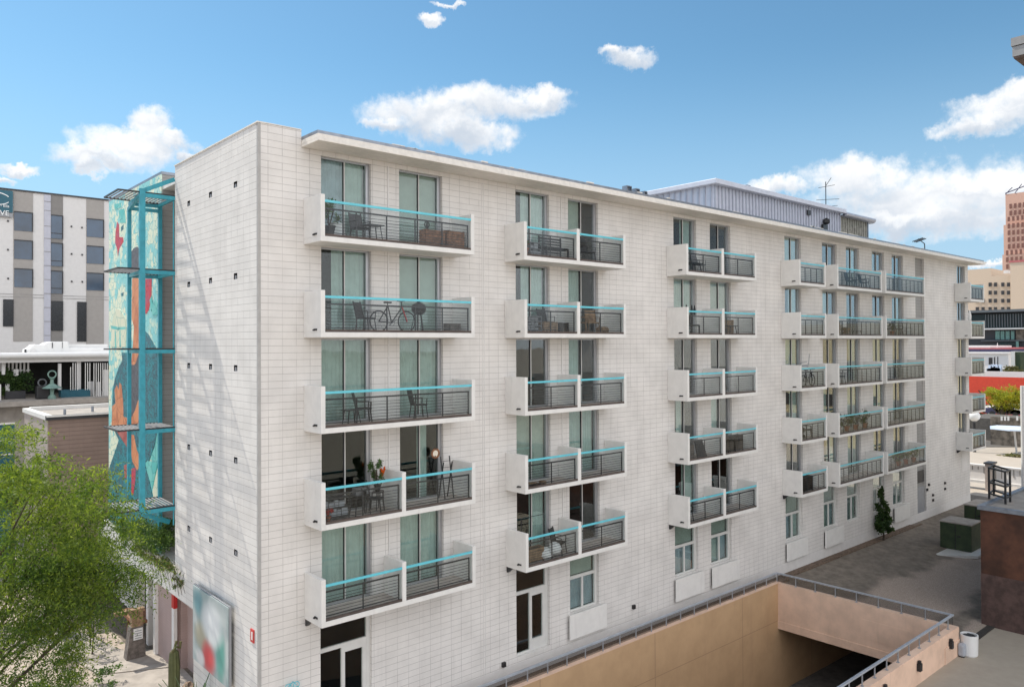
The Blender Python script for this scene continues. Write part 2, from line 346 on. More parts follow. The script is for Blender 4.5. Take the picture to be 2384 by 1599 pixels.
def wall_grid(mb, ax, plane, u0, u1, z0, z1, holes, depth, sgn=1, mi=0, ri=0):
    """a wall face on plane (ax 1: along x, ax 0: along y) with rectangular openings and their reveals"""
    us = sorted({u0, u1, *[h[0] for h in holes], *[h[1] for h in holes]}); zs = sorted({z0, z1, *[h[2] for h in holes], *[h[3] for h in holes]})
    P = (lambda u, z, d=0: (u, plane + sgn * d, z)) if ax == 1 else (lambda u, z, d=0: (plane + sgn * d, u, z))
    for a, b in zip(us, us[1:]):
        run = None
        for c, d in zip(zs, zs[1:]):
            um, zm = (a + b) / 2, (c + d) / 2
            if any(h[0] < um < h[1] and h[2] < zm < h[3] for h in holes): continue
            mb.face([P(a, c), P(b, c), P(b, d), P(a, d)], mi)
    for h in holes:
        if len(h) > 4: continue
        a, b, c, d = h[:4]
        for q in ([P(a, c), P(a, d), P(a, d, depth), P(a, c, depth)], [P(b, c), P(b, c, depth), P(b, d, depth), P(b, d)], [P(a, c), P(a, c, depth), P(b, c, depth), P(b, c)], [P(a, d), P(b, d), P(b, d, depth), P(a, d, depth)]): mb.face(q, ri)
# ------------------------------------------------------------------ apartment building
XE = 55.2
UPW = [(1.92, 3.62), (4.64, 6.34), (9.6, 11.3), (12.3, 14.0), (18.93, 20.63), (21.7, 23.4), (28.43, 30.15), (32.5, 34.25), (35.37, 37.1), (38.8, 40.55), (41.66, 43.4), (52.95, 54.6)]
SLAB = [2.9, .2, -2.5, -5.2, -7.9]                     # undersides of the balcony slabs, top floor first
BAL = [(1.36, 6.86), (9.06, 14.45), (18.42, 23.95), (28.0, 30.8), (32.1, 37.75), (38.2, 44.15), (52.45, 55.3)]
MID = [(4.03, 4.17), (11.69, 11.85), (21.06, 21.25)]
# ground openings: x0, x1, z0, z1, kind
GRD = [(1.87, 3.6, -11.75, -8.02, 'door'), (9.55, 11.22, -11.25, -8.02, 'door'), (12.3, 13.93, -10.32, -8.02, 'win'), (18.88, 20.58, -10.3, -8.02, 'win'), (21.62, 23.3, -10.3, -8.02, 'win'),
       (28.32, 30.06, -10.35, -8.02, 'win'), (32.42, 34.05, -10.4, -8.02, 'win'), (35.22, 36.88, -10.45, -8.02, 'win'), (38.65, 40.28, -10.45, -8.02, 'win'), (41.5, 43.3, -10.45, -8.02, 'win')]
bld = thing('apartment_building', 'long white painted block apartment building with tiers of balconies and a flat overhanging roof', 'building', (27, 3.5, -12))
def facade():
    holes = [(a, b, s + .15, s + 2.68) for (a, b) in UPW for s in SLAB] + [g[:4] for g in GRD] + [(45.35, 46.85, -12, 5.62)]
    mb = MB(); wall_grid(mb, 1, 0.0, 0, XE, -12, 5.72, holes, .16, 1)
    mb.face([(45.35, .16, -12), (46.85, .16, -12), (46.85, .16, 5.62), (45.35, .16, 5.62)], 1)
    mb.face([(0, 0, 5.72), (1.3, 0, 5.72), (1.3, 0, 6.2), (0, 0, 6.2)])
    mb.box(0, 1.3, .001, .2, 6.16, 6.21)
    mb.face([(1.3, 0, 5.72), (1.3, .2, 5.72), (1.3, .2, 6.2), (1.3, 0, 6.2)])
    mb.build('facade_wall', ['painted_block', 'grey_block'], bld)
    # end wall with its vent holes and the way through to the entrance at its foot
    vh = [(y - .13, y + .13, 4.72 - 2.7 * k - .09, 4.72 - 2.7 * k + .09) for y in (5.6, 3.62, 1.61) for k in range(5)]
    mb = MB(); wall_grid(mb, 0, 0.0, 0, 6.98, -12, 6.2, vh + [(5.17, 6.98, -12, -8.65, 0)], .3, 1, 0, 1)
    for h in vh: mb.face([(.295, h[0], h[2]), (.295, h[1], h[2]), (.295, h[1], h[3]), (.295, h[0], h[3])], 1)  # vent reveals and backs near-black, the shade of the holes put into colour
    mb.face([(0, 6.98, -8.65), (1.6, 6.98, -8.65), (1.6, 6.98, 6.2), (0, 6.98, 6.2)])
    mb.face([(1.6, 6.98, -8.65), (1.6, 14, -8.65), (1.6, 14, 6.1), (1.6, 6.98, 6.1)])
    mb.face([(0, 5.17, -8.65), (1.6, 5.17, -8.65), (1.6, 6.98, -8.65), (0, 6.98, -8.65)])
    mb.face([(0, 5.17, -12), (1.6, 5.17, -12), (1.6, 5.17, -8.65), (0, 5.17, -8.65)])
    mb.build('end_wall', ['painted_block_end', 'interior_dark'], bld)
    for h in vh:
        v = MB(); v.box(.02, .28, h[0] + .01, h[1] - .01, h[2] + .004, h[2] + .02); v.box(.02, .28, h[0] + .15, h[0] + .24, h[2] + .02, h[3] - .06); v.build('vent', 'grey_plastic', bld)
    c = MB(); c.box(-.03, .2, -.02, 7.0, 6.205, 6.24); c.box(.2, 1.3, -.02, .2, 6.215, 6.24); c.build('parapet_cap', 'roof_paint', bld)
    c = MB(); c.box(-.012, .07, -.014, .07, -12, 6.2); c.build('corner_trim', 'grey_joint', bld)
    # far walls and inside floors so that no light leaks in
    b = MB(); b.face([(XE, 0, -12), (XE, 14, -12), (XE, 14, 5.72), (XE, 0, 5.72)]); b.face([(1.6, 14, -12), (XE, 14, -12), (XE, 14, 6.0), (1.6, 14, 6.0)])
    b.build('rear_wall', 'painted_block', bld)
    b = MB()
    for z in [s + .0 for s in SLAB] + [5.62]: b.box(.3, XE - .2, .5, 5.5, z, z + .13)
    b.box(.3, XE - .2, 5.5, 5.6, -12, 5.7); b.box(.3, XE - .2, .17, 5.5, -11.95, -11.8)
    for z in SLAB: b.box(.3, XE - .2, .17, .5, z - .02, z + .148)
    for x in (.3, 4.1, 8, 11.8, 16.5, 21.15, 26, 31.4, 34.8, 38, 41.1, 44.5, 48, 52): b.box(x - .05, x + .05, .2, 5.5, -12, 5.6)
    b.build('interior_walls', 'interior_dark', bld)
facade()
def roof():
    mb = MB()
    mb.box(1.3, XE + .5, -1.05, .0 - .003, 5.72, 5.80); mb.box(1.3, XE + .5, -1.02, -.003, 5.80, 5.93)
    mb.box(.2, XE + .5, .003, 14.1, 5.73, 5.94); mb.box(XE + .5, XE + .75, -1.05, 14.1, 5.85, 5.93)
    r = mb.build('roof', 'roof_paint', bld, bevel=.01)
    d = MB(); d.box(1.4, XE + .4, -.96, 13.9, 5.94, 5.975); d.build('roof_membrane', 'roof_deck', bld)
    g = MB(); g.box(1.35, XE + .3, -1.0, -.95, 5.935, 6.02); g.box(1.3, 1.35, -1.0, 0, 5.935, 6.02); g.build('gravel_stop', 'galvanised', bld)
    t = MB()
    for _ in range(26):
        x = random.uniform(1.5, 50); w = random.uniform(.1, .5); t.box(x, x + w, -1.01, -.93, 6.02, 6.02 + random.uniform(.01, .05))
    t.build('roof_patching', 'roof_paint', bld)
roof()
def balcony(x0, x1, zb, mids, k, col):
    mb = MB(); D = -1.055; t = .135
    mb.box(x0 - (.0 if col else 0), x1, D, -.003, zb, zb + .15)
    mb.box(x0, x0 + t, D, -.003, zb + .15, zb + 1.33); mb.box(x1 - t, x1, D, -.003, zb + .15, zb + 1.33)
    for a, b in mids: mb.box(a, b, D, -.003, zb + .15, zb + 1.33)
    o = mb.build('balcony', 'white_paint', bld, bevel=.008)
    f = MB(); f.box(x0 + t, x1 - t, D + .09, -.005, zb + .152, zb + .165); f.build('balcony_floor', 'floor_tile', o)
    d = MB(); d.box(x0 - .025, x0 - .001, -.83, -.66, zb + .20, zb + .25); d.box(x0 - .06, x0 - .02, -.72, -.66, zb + .19, zb + .23); d.build('scupper', 'black_plastic', o)
    if k == 4:
        d = MB(); d.prism([(x0 + .02, -.02, zb - .005), (x0 + .02, -.3, zb - .005), (x0 + .02, -.08, zb - .2), (x0 + .02, -.02, zb - .2)], (.1, 0, 0)); d.build('bracket', 'black_metal', o)
    ed = [x0 + t] + [e for ab in mids for e in ab] + [x1 - t]
    for a, b in zip(ed[::2], ed[1::2]):
        r = MB(); r.box(a, b, D + .01, D + .055, zb + 1.11, zb + 1.18); r.build('top_rail', 'teal_paint' , o)
        s = MB(); s.box(a, b, D + .02, D + .08, zb + .152, zb + .225); s.build('kerb_strip', 'brown_strip', o)
        h = MB(); y = D + .11; n = max(2, round((b - a) / (1.05 if col < 3 else .62)))
        h.box(a + .02, b - .05, y - .016, y + .016, zb + .925, zb + .97); h.box(a + .02, b - .05, y - .012, y + .012, zb + .26, zb + .285)
        for i in range(n + 1):
            x = a + .03 + (b - a - .1) * i / n; h.box(x - .016, x + .016, y - .013, y + .013, zb + .165, zb + .925)
        for i in range(6):
            z = zb + .36 + i * .09; h.box(a + .03, b - .06, y - .006, y + .006, z - .006, z + .006)
        h.build('railing', 'dark_metal', o)
        g = MB(); g.box(a + .01, b - .01, D + .045, D + .053, zb + .24, zb + 1.10); g.build('glass_panel', 'rail_glass', o)
    return o
for ci, (a, b) in enumerate(BAL):
    for k, zb in enumerate(SLAB):
        mids = []
        if ci in (1, 2) or (ci == 0 and k >= 3): mids = [MID[ci]]
        balcony(a, b, zb, mids, k, ci)
def curtain(x0, x1, z0, z1, y, parent, m, amp=.016, wl=.15):
    mb = MB(); n = max(8, int((x1 - x0) / .03)); ph = random.random() * 6
    xs = [x0 + (x1 - x0) * i / n for i in range(n + 1)]; w = [amp * math.sin(ph + (x - x0) / wl * 6.28 + .8 * math.sin(x * 5)) for x in xs]
    for i in range(n):
        mb.face([(xs[i], y + w[i], z0), (xs[i + 1], y + w[i + 1], z0), (xs[i + 1], y + w[i + 1], z1), (xs[i], y + w[i], z1)])
    mb.build('curtain', m, parent, smooth=True)
# what hangs behind each pane, from the top floor down: c curtain, k cooler curtain, b blind, h half-drawn, d nothing
ST = {0: ['kc', 'hc', 'cc', 'dd', 'cc'], 1: ['bb', 'bb', 'cc', 'dh', 'cc'], 2: ['hc', 'hc', 'dd', 'bb', 'dc'], 3: ['bd', 'cd', 'cd', 'cc', 'dd'], 4: ['dc', 'cc', 'dd', 'hd', 'dc'], 5: ['dd', 'bb', 'dd', 'cd', 'dd'],
      6: ['bb', 'dc', 'cc', 'dc', 'dd']}
def window(x0, x1, z0, z1, style, transom=None, door=False, ledge=False):
    y = .16; fr = .05; mb = MB(); xm = (x0 + x1) / 2; zt = transom if transom else z1
    mb.box(x0, x1, y - .03, y + .05, z1 - fr, z1); mb.box(x0, x1, y - .03, y + .05, z0, z0 + .06)
    mb.box(x0, x0 + .035, y - .03, y + .05, z0 + .06, z1 - fr); mb.box(x1 - .13, x1, y - .05, y + .05, z0 + .06, z1 - fr)
    o = mb.build('window', 'alu_white' if door or transom else 'aluminium', bld)
    mu = MB()
    if transom:
        mu.box(x0 + .035, x1 - .13, y - .035, y + .045, zt - .06, zt + .06)
        if door:
            xm = x0 + .8; mu.box(xm - .05, xm + .07, y - .04, y + .04, z0 + .06, zt - .06)
            mu.box(x1 - .26, x1 - .13, y - .04, y + .04, z0 + .06, zt - .06); mu.box(xm + .07, x1 - .26, y - .04, y + .04, z0 + .06, z0 + .4); mu.box(xm + .07, x1 - .26, y - .04, y + .04, zt - .22, zt - .06)
        else: mu.box(xm - .045, xm + .045, y - .035, y + .04, z0 + .06, zt - .06)
        mu.build('mullion', 'alu_white', o)
    else:
        mu.box(xm - .028, xm + .0, y - .045, y + .04, z0 + .06, z1 - fr); mu.box(xm - .045, xm - .03, y - .02, y + .04, z0 + .06, z1 - fr, 1); mu.build('mullion', ['alu_white', 'dark_trim'], o)
    for a, b in ((x0 + .03, xm), (xm, x1 - .1)):
        g = MB(); g.box(a, b, y + .005, y + .013, z0 + .05, (zt if transom else z1) - .04); g.build('pane', 'window_glass', o)
    if transom: g = MB(); g.box(x0 + .03, x1 - .1, y + .005, y + .013, zt + .05, z1 - .04); g.build('pane', 'window_glass', o)
    for i, (a, b) in enumerate(((x0 + .04, xm), (xm, x1 - .1))):
        s = style[i]; zz = (zt if transom else z1)
        if s == 'c': curtain(a, b, z0 + .05, zz - .03, y + .14, o, 'curtain_pale')
        if s == 'k': curtain(a, b, z0 + .05, zz - .03, y + .14, o, 'curtain_cool')
        if s == 'h': curtain(a + (b - a) * .55 if i == 0 else a, b if i == 0 else a + (b - a) * .5, z0 + .05, zz - .03, y + .14, o, 'curtain_pale')
        if s == 'b': q = MB(); q.box(a, b, y + .12, y + .13, z0 + .05, zz - .03); q.build('blind', 'blind', o)
        if s == 's': q = MB(); q.box(a, b, y + .12, y + .13, z0 + (zz - z0) * .45, zz - .03); q.build('blind', 'blind', o)
    if transom and not door: q = MB(); q.box(x0 + .05, x1 - .13, y + .12, y + .13, zt + .05, z1 - .04); q.build('blind', 'blind', o)
    return o
for wi, (a, b) in enumerate(UPW):
    for k, s in enumerate(SLAB):
        st = ST[wi][k] if wi in ST else ''.join(random.choice('cdbdhd') for _ in range(2))
        if wi == 11: st = 'cd'
        window(a, b, s + .15, s + 2.68, st)
for gi, (a, b, c, d, kind) in enumerate(GRD):
    window(a, b, c, d, 'dd' if kind == 'door' else ('kk' if gi in (2, 3) else 'kc' if gi % 2 else 'ck'), transom=-9.04, door=kind == 'door')
def panels():
    for a, b, z0, z1 in ((12.14, 14.22, -11.27, -10.33), (18.75, 20.85, -11.3, -10.34), (21.5, 23.75, -11.3, -10.36), (28.2, 30.35, -11.35, -10.42), (32.33, 34.48, -11.4, -10.46), (41.44, 43.73, -11.45, -10.5)):
        p = MB(); p.box(a, b, -.16, -.1, z0, z1); p.box(a + .1, b - .1, -.1, -.002, z0 + .1, z1 - .1, 1); p.build('window_panel', ['white_paint', 'dark_trim'], bld, bevel=.01)
    # conduits and joints down the face
    c = MB()
    for x in (4.22, 11.92): c.box(x - .02, x + .02, -.03, -.002, -7.75, 5.6)
    for x in (8.03, 8.11): c.box(x - .012, x + .012, -.014, -.002, -11.9, 5.6)
    c.build('conduit', 'smooth_render', bld)
    d = MB(); d.box(45.42, 46.78, .10, .15, -11.98, -9.8); d.build('service_door', 'grey_plastic', bld)
    d = MB(); d.box(45.42, 46.78, .11, .15, -9.5, -8.7); d.build('door_transom', 'dark_trim', bld)
    for k, (x, z) in enumerate(((47.2, -9.75), (46.9, -10.05), (47.9, -10.55), (47.9, -10.9), (50.1, -10.0), (50.1, -10.4), (16.0, -10.9), (8.9, -11.3))):
        q = MB(); q.box(x - .07, x + .07, -.1, -.002, z - .08, z + .08); q.build('wall_fitting', 'black_plastic', bld)
    q = MB(); q.box(53.5, 54.6, -.02, -.002, -9.6, -8.1); q.build('wall_patch', 'smooth_render', bld)
    q = MB(); q.box(0, XE, -.012, -.002, -12, -11.45); q.build('wall_base', 'smooth_render', bld)
panels()
def penthouse():
    h = thing('rooftop_plant_room', 'blue-grey ribbed metal plant room on the roof of the white building', 'plant room', (36, 7, 5.98)); 
    z0 = 5.98; mb = MB(); mb.box(26.5, 40.9, 3.0, 11, z0, 8.45); mb.build('metal_wall', 'ribbed_metal', h)
    r = MB()
    x = 26.55
    while x < 40.9: r.box(x, x + .09, 2.93, 3.0, z0, 8.44); x += .34
    y = 3.1
    while y < 11: r.box(26.43, 26.5, y, y + .09, z0, 8.44); y += .40
    r.build('wall_rib', 'ribbed_edge', h)
    e = MB(); e.box(26.15, 41.1, 2.6, 11.3, 8.45, 8.72); e.build('roof_edge', 'ribbed_metal', h, bevel=.03)
    w = MB(); w.box(40.9, 45.1, 3.05, 11, z0, 8.3)
    for i in range(12): w.box(41.1 + i * .34, 41.18 + i * .34, 3.0, 3.05, z0, 8.28)
    w.build('weathered_wall', 'weathered_metal', h)
    e = MB(); e.box(41.1, 45.5, 2.75, 11.2, 8.3, 8.42); e.tube([(41.1, 2.72, 8.44), (45.5, 2.72, 8.44), (45.9, 2.95, 8.44), (45.95, 4.5, 8.44)], .14, 8); e.build('rounded_eave', 'ribbed_edge', h)
    e = MB(); e.box(45.1, 45.25, 3.0, 3.15, z0, 8.3); e.build('downpipe', 'galvanised', h)
    d = MB(); d.box(38.3, 38.9, 2.8, 2.93, 6.6, 7.5); d.lathe(38.6, 2.75, [(.1, 7.5), (.22, 7.6), (.22, 7.8), (.05, 7.9)], 8); d.build('vent_hood', 'black_metal', h)
    d = MB(); d.box(36.4, 36.8, 2.85, 2.93, 7.9, 8.2); d.build('wall_lamp', 'black_metal', h)
    f = MB(); p = at(1738, 434, 1, 5); f.box(p.x - .14, p.x + .14, 4.9, 5.15, 8.72, p.z - .05); f.box(p.x - .2, p.x + .2, 4.84, 5.2, p.z - .05, p.z + .05)
    tag(f.build('roof_flue', 'galvanised'), 'short square metal flue standing on the ribbed plant room roof', 'flue')
    a = thing('television_antenna', 'tall thin television antenna with crossed bars above the plant room', 'antenna', (43.1, 5, 8.42)); t = MB()
    t.tube([(43.1, 5, 8.42), (43.1, 5, 11.2)], .03, 6); t.build('mast', 'dark_metal', a)
    t = MB()
    for z, l in ((10.0, 1.15), (9.5, .9), (10.9, .5)): t.bar((43.1 - l * .5, 5.4, z - .1), (43.1 + l, 4.6, z + .08), .03)
    t.bar((43.1, 5, 10.9), (43.5, 4.8, 11.5), .03); t.build('crossbar', 'dark_metal', a)
    a = thing('rooftop_antenna', 'small bent antenna near the far end of the white roof', 'antenna', (49.8, 1, 5.98)); t = MB()
    t.tube([(49.8, 1, 5.98), (49.7, 1, 7.0), (48.6, 1, 7.25)], .035, 6); t.build('mast', 'dark_metal', a)
    t = MB()
    for x in (48.6, 48.9, 49.2): t.bar((x, .7, 7.3), (x, 1.4, 7.1), .05)
    t.build('crossbar', 'dark_metal', a)
    for i, (x, s) in enumerate(((19.37, .30), (20.0, .25), (20.6, .2))):
        v = thing('roof_vent', ['largest square-capped roof vent, left of the trio by the plant room', 'middle roof vent of the trio by the plant room', 'smallest roof vent of the trio, nearest the plant room'][i], 'vent', (x, 3, 5.98), 'vents on the white roof')
        b = MB(); b.tube([(x, 3, 5.98), (x, 3, 7.1)], .07, 8); b.build('pipe', 'galvanised', v)
        b = MB(); b.box(x - s * .6, x + s * .6, 2.85, 3.15, 7.1, 7.13); b.box(x - s * .6, x + s * .6, 2.85, 3.15, 7.1 + s, 7.14 + s); b.box(x - s * .6, x - s * .5, 2.85, 3.15, 7.13, 7.1 + s); b.box(x + s * .5, x + s * .6, 2.85, 3.15, 7.13, 7.1 + s); b.box(x - s * .2, x + s * .2, 2.95, 3.05, 7.13, 7.1 + s); b.build('vent_cap', 'galvanised', v)
penthouse()
# ------------------------------------------------------------------ ground and ramp pit
PX0, PX1, PY0, PY1 = 2.0, 25.9, -8.6, -.9
def gz(y): return -12.0 - .95 * min(1, max(0, -y / 8.9))
def ground():
    M = bpy.data.materials.new('alley_ground'); M.use_nodes = True; T = NT(M.node_tree); MATS['alley_ground'] = M; p, _ = wpos(T)
    s = T.n('ShaderNodeSeparateXYZ'); T.set(s.inputs[0], p)
    grav = T.mix(T.ramp(T.noise(p, 24, 6, .7), .3, .7), (.20, .155, .125), (.47, .385, .315)); asp = T.mix(T.ramp(T.noise(p, 2.2, 9, .72), .3, .72), (.125, .104, .082), (.235, .198, .158))
    w = T.math('ADD', T.math('ADD', s.outputs[1], T.math('MULTIPLY', s.outputs[0], .03)), T.math('MULTIPLY', T.noise(p, .35, 4), 3.5))
    band = T.math('MULTIPLY', T.ramp(w, -4.6, -3.9), T.ramp(w, -.4, -1.1))
    band2 = T.math('MULTIPLY', T.ramp(w, -7.4, -7.0), T.ramp(w, -5.3, -5.8))
    near = T.math('MULTIPLY', T.math('MULTIPLY', T.math('LESS_THAN', s.outputs[0], 60), T.math('GREATER_THAN', s.outputs[1], -9)), 1)
    c = T.mix(T.math('MULTIPLY', T.math('MAXIMUM', band, band2), near), asp, grav)
    c = T.mix(T.math('MULTIPLY', T.ramp(T.noise(p, .22, 5, .6), .55, .7), .35), c, (.10, .085, .07))
    conc = T.mix(T.noise(p, 2.5, 6, .65), (.33, .285, .225), (.44, .385, .31))
    c = T.mix(T.ramp(s.outputs[1], -8.3, -8.8), c, conc)
    far = T.mix(T.noise(p, .6, 5), (.36, .31, .26), (.45, .40, .34))
    c = T.mix(T.math('GREATER_THAN', s.outputs[0], 58), c, far)
    c = T.mix(T.math('LESS_THAN', s.outputs[0], -.02), c, T.mix(T.noise(p, 5, 6, .7), (.33, .27, .22), (.48, .41, .35)))
    b = T.n('ShaderNodeBsdfPrincipled'); T.set(b.inputs['Base Color'], c); b.inputs['Roughness'].default_value = .92
    bp = T.n('ShaderNodeBump'); bp.inputs['Strength'].default_value = .4; bp.inputs['Distance'].default_value = .02; T.set(bp.inputs['Height'], T.noise(p, 30, 5, .7)); T.t.links.new(bp.outputs[0], b.inputs['Normal'])
    o = T.n('ShaderNodeOutputMaterial'); T.t.links.new(b.outputs[0], o.inputs[0])
    xs = [-1200, -300, -60, -10, PX0 - .25, PX1 + .25, 34, 60, 200, 600, 2500]; ys = [-1200, -300, -60, -20, PY0 - .3, PY1 + .25, 0, 40, 200, 700, 2500]
    mb = MB(); idx = {}
    for i, x in enumerate(xs):
        for j, y in enumerate(ys): idx[i, j] = len(mb.v); mb.v.append((x, y, gz(y)))
    for i in range(len(xs) - 1):
        for j in range(len(ys) - 1):
            if xs[i] == PX0 - .25 and ys[j] == PY0 - .3: continue
            mb.f.append((idx[i, j], idx[i + 1, j], idx[i + 1, j + 1], idx[i, j + 1])); mb.m.append(0)
    struct(mb.build('ground', 'alley_ground', origin=(0, 0, -12)))
    mat('verge_soil', (.20, .14, .10), .95, var=.3, scale=8, bump=.4)
    v = MB(); v.box(PX0, 27.5, -.64, -.015, -12.2, -11.985); struct(v.build('wall_verge', 'verge_soil'))
    mat('pale_concrete', (.40, .36, .32), .85, var=.15, scale=2)
    v = MB(); v.box(27.5, 44, -.3, -.015, -12.2, -11.96); v.box(27.5, 45, -.42, -.3, -12.2, -11.98); struct(v.build('kerb', 'verge_soil'))
ground()
block = None
def pit():
    M = bpy.data.materials.new('ochre_render'); M.use_nodes = True; T = NT(M.node_tree); MATS['ochre_render'] = M; p, nrm = wpos(T)
    s = T.n('ShaderNodeSeparateXYZ'); T.set(s.inputs[0], p)
    c = T.mix(T.ramp(T.noise(p, .9, 7, .65), .3, .75), (.54, .355, .20), (.46, .30, .165))
    gx = T.math('ABSOLUTE', T.math('SUBTRACT', T.math('FRACT', T.math('DIVIDE', T.math('ADD', s.outputs[0], 120 - 7.3), 6.45)), .5))
    g1 = T.math('GREATER_THAN', gx, .4975); g2 = T.math('LESS_THAN', T.math('ABSOLUTE', T.math('SUBTRACT', s.outputs[2], GZ - 13.62)), .012)
    c = T.mix(T.math('MULTIPLY', T.math('MAXIMUM', g1, g2), .55), c, (.2, .12, .07))
    mp = T.n('ShaderNodeMapping'); T.set(mp.inputs[0], p); mp.inputs['Scale'].default_value = (2, 2, .2)
    c = T.mix(T.math('MULTIPLY', T.ramp(T.noise(mp.outputs[0], 1.1, 6, .7), .5, .8), .3), c, (.33, .2, .12))
    b = T.n('ShaderNodeBsdfPrincipled'); T.set(b.inputs['Base Color'], c); b.inputs['Roughness'].default_value = .8
    o = T.n('ShaderNodeOutputMaterial'); T.t.links.new(b.outputs[0], o.inputs[0])
    mat('peach_render', (.80, .57, .43), .8, var=.1, scale=1.2, dirt=.35); mat('garage_concrete', (.18, .165, .15), .85, var=.2)
    mat('garage_dark', (.05, .045, .04), .9)
    r = thing('garage_ramp', 'sunken garage ramp with ochre and peach rendered retaining walls', 'ramp', (14, -4.8, -17))
    TZ = -11.8
    w = MB(); w.box(PX0, 36, PY1, PY1 + .25, -17.6, -12.3); w.box(PX0, PX1 + .25, PY1, PY1 + .25, -12.3, TZ); w.build('retaining_wall', 'ochre_render', r)
    w = MB(); w.box(PX0, PX1 + .25, PY1 - .02, PY1 + .27, TZ - .001, TZ + .03); w.build('wall_coping', 'peach_render', r)
    w = MB(); w.box(PX1, PX1 + .25, PY0, PY1, -14.0, TZ); w.box(PX1 - .03, PX1, PY0, PY1, -14.0, -13.63); w.build('entrance_beam', 'peach_render', r)
    w = MB(); w.prism([(PX1 - .012, -8.2, -12.45), (PX1 - .012, -5.0, -12.45), (PX1 - .012, -4.9, -12.6), (PX1 - .012, -4.9, -13.3), (PX1 - .012, -8.2, -13.3)], (.011, 0, 0)); w.build('beam_panel', 'peach_render', r)
    w = MB(); w.box(PX0, PX1 + .25, PY0 - .3, PY0, -17.6, TZ); w.box(24.6, PX1 + .27, PY0 - .33, PY0 - .3, -13.2, TZ - .5); w.box(PX0, PX1 + .25, PY0 - .315, PY0 - .3, TZ - .22, TZ - .03); w.build('parapet_wall', 'peach_render', r)
    w = MB(); w.box(PX1, 36, PY0 - .3, PY0, -17.6, -12.9); w.box(36, 36.2, PY0, PY1 + .25, -17.6, -12.9); w.box(PX1 + .02, 36, PY0, PY1 + .02, -14.0, -13.3); w.build('garage_wall', 'garage_dark', r)
    f = MB(); f.prism([(PX0, PY0, -13.4), (PX1, PY0, -17.1), (36, PY0, -17.3), (36, PY0, -17.6), (PX0, PY0, -17.6)], (0, PY1 - PY0, 0)); f.build('ramp_floor', 'garage_concrete', r)
    for x, y, z in ((14.0, -1.0, -15.2), (18.0, -1.0, -14.7)):
        q = MB(); q.lathe(x, -1.0, [(.0, z - .14), (.12, z - .08), (.14, z), (.1, z + .1), (0, z + .14)], 12); q.build('wall_lamp', 'white_paint', r)
    for x in (25.1, 21.9, 18.9):
        q = MB(); q.box(x - .1, x + .1, PY0 - .44, PY0 - .316, -12.4, -12.12); q.box(x - .06, x + .06, PY0 - .42, PY0 - .33, -12.12, -12.02); q.build('wall_light', 'black_plastic', r)
    g = thing('ramp_guard_rail', 'low grey metal guard rail with short posts round the sunken garage ramp', 'railing', (14, -4.8, TZ))
    yL, xF, yN = PY1 + .1, PX1 + .1, PY0 - .12; RZ = -11.34; mat('rail_grey', (.46, .50, .56), .4, metal=.3, var=.1)
    t = MB(); t.bar((PX0, yL, RZ), (xF + .04, yL, RZ), .085, .06); t.bar((xF, yL - .04, RZ), (xF, yN + .04, RZ), .085, .06); t.bar((xF + .04, yN, RZ), (PX0, yN, RZ), .085, .06); t.build('top_rail', 'rail_grey', g)
    def post(x, y):
        b = MB(); b.bar((x, y, TZ), (x, y, RZ - .03), .035, .035); b.box(x - .05, x + .05, y - .05, y + .05, TZ, TZ + .02); b.build('post', 'grey_plastic', g)
    x = xF
    while x > 6: post(x, yL); x -= .98
    x = xF - .5
    while x > 12: post(x, yN); x -= .98
    for i in range(1, 8): post(xF, yL - i * .98)
    for a, b in (((PX0, yL + .06), (xF, yL + .06)), ((xF + .06, yL), (xF + .06, yN))):
        q = MB(); q.box(min(a[0], b[0]), max(a[0], b[0]) + .006, min(a[1], b[1]), max(a[1], b[1]) + .006, TZ + .03, RZ - .04); q.build('mesh_panel', 'smoked_mesh', g)
pit()
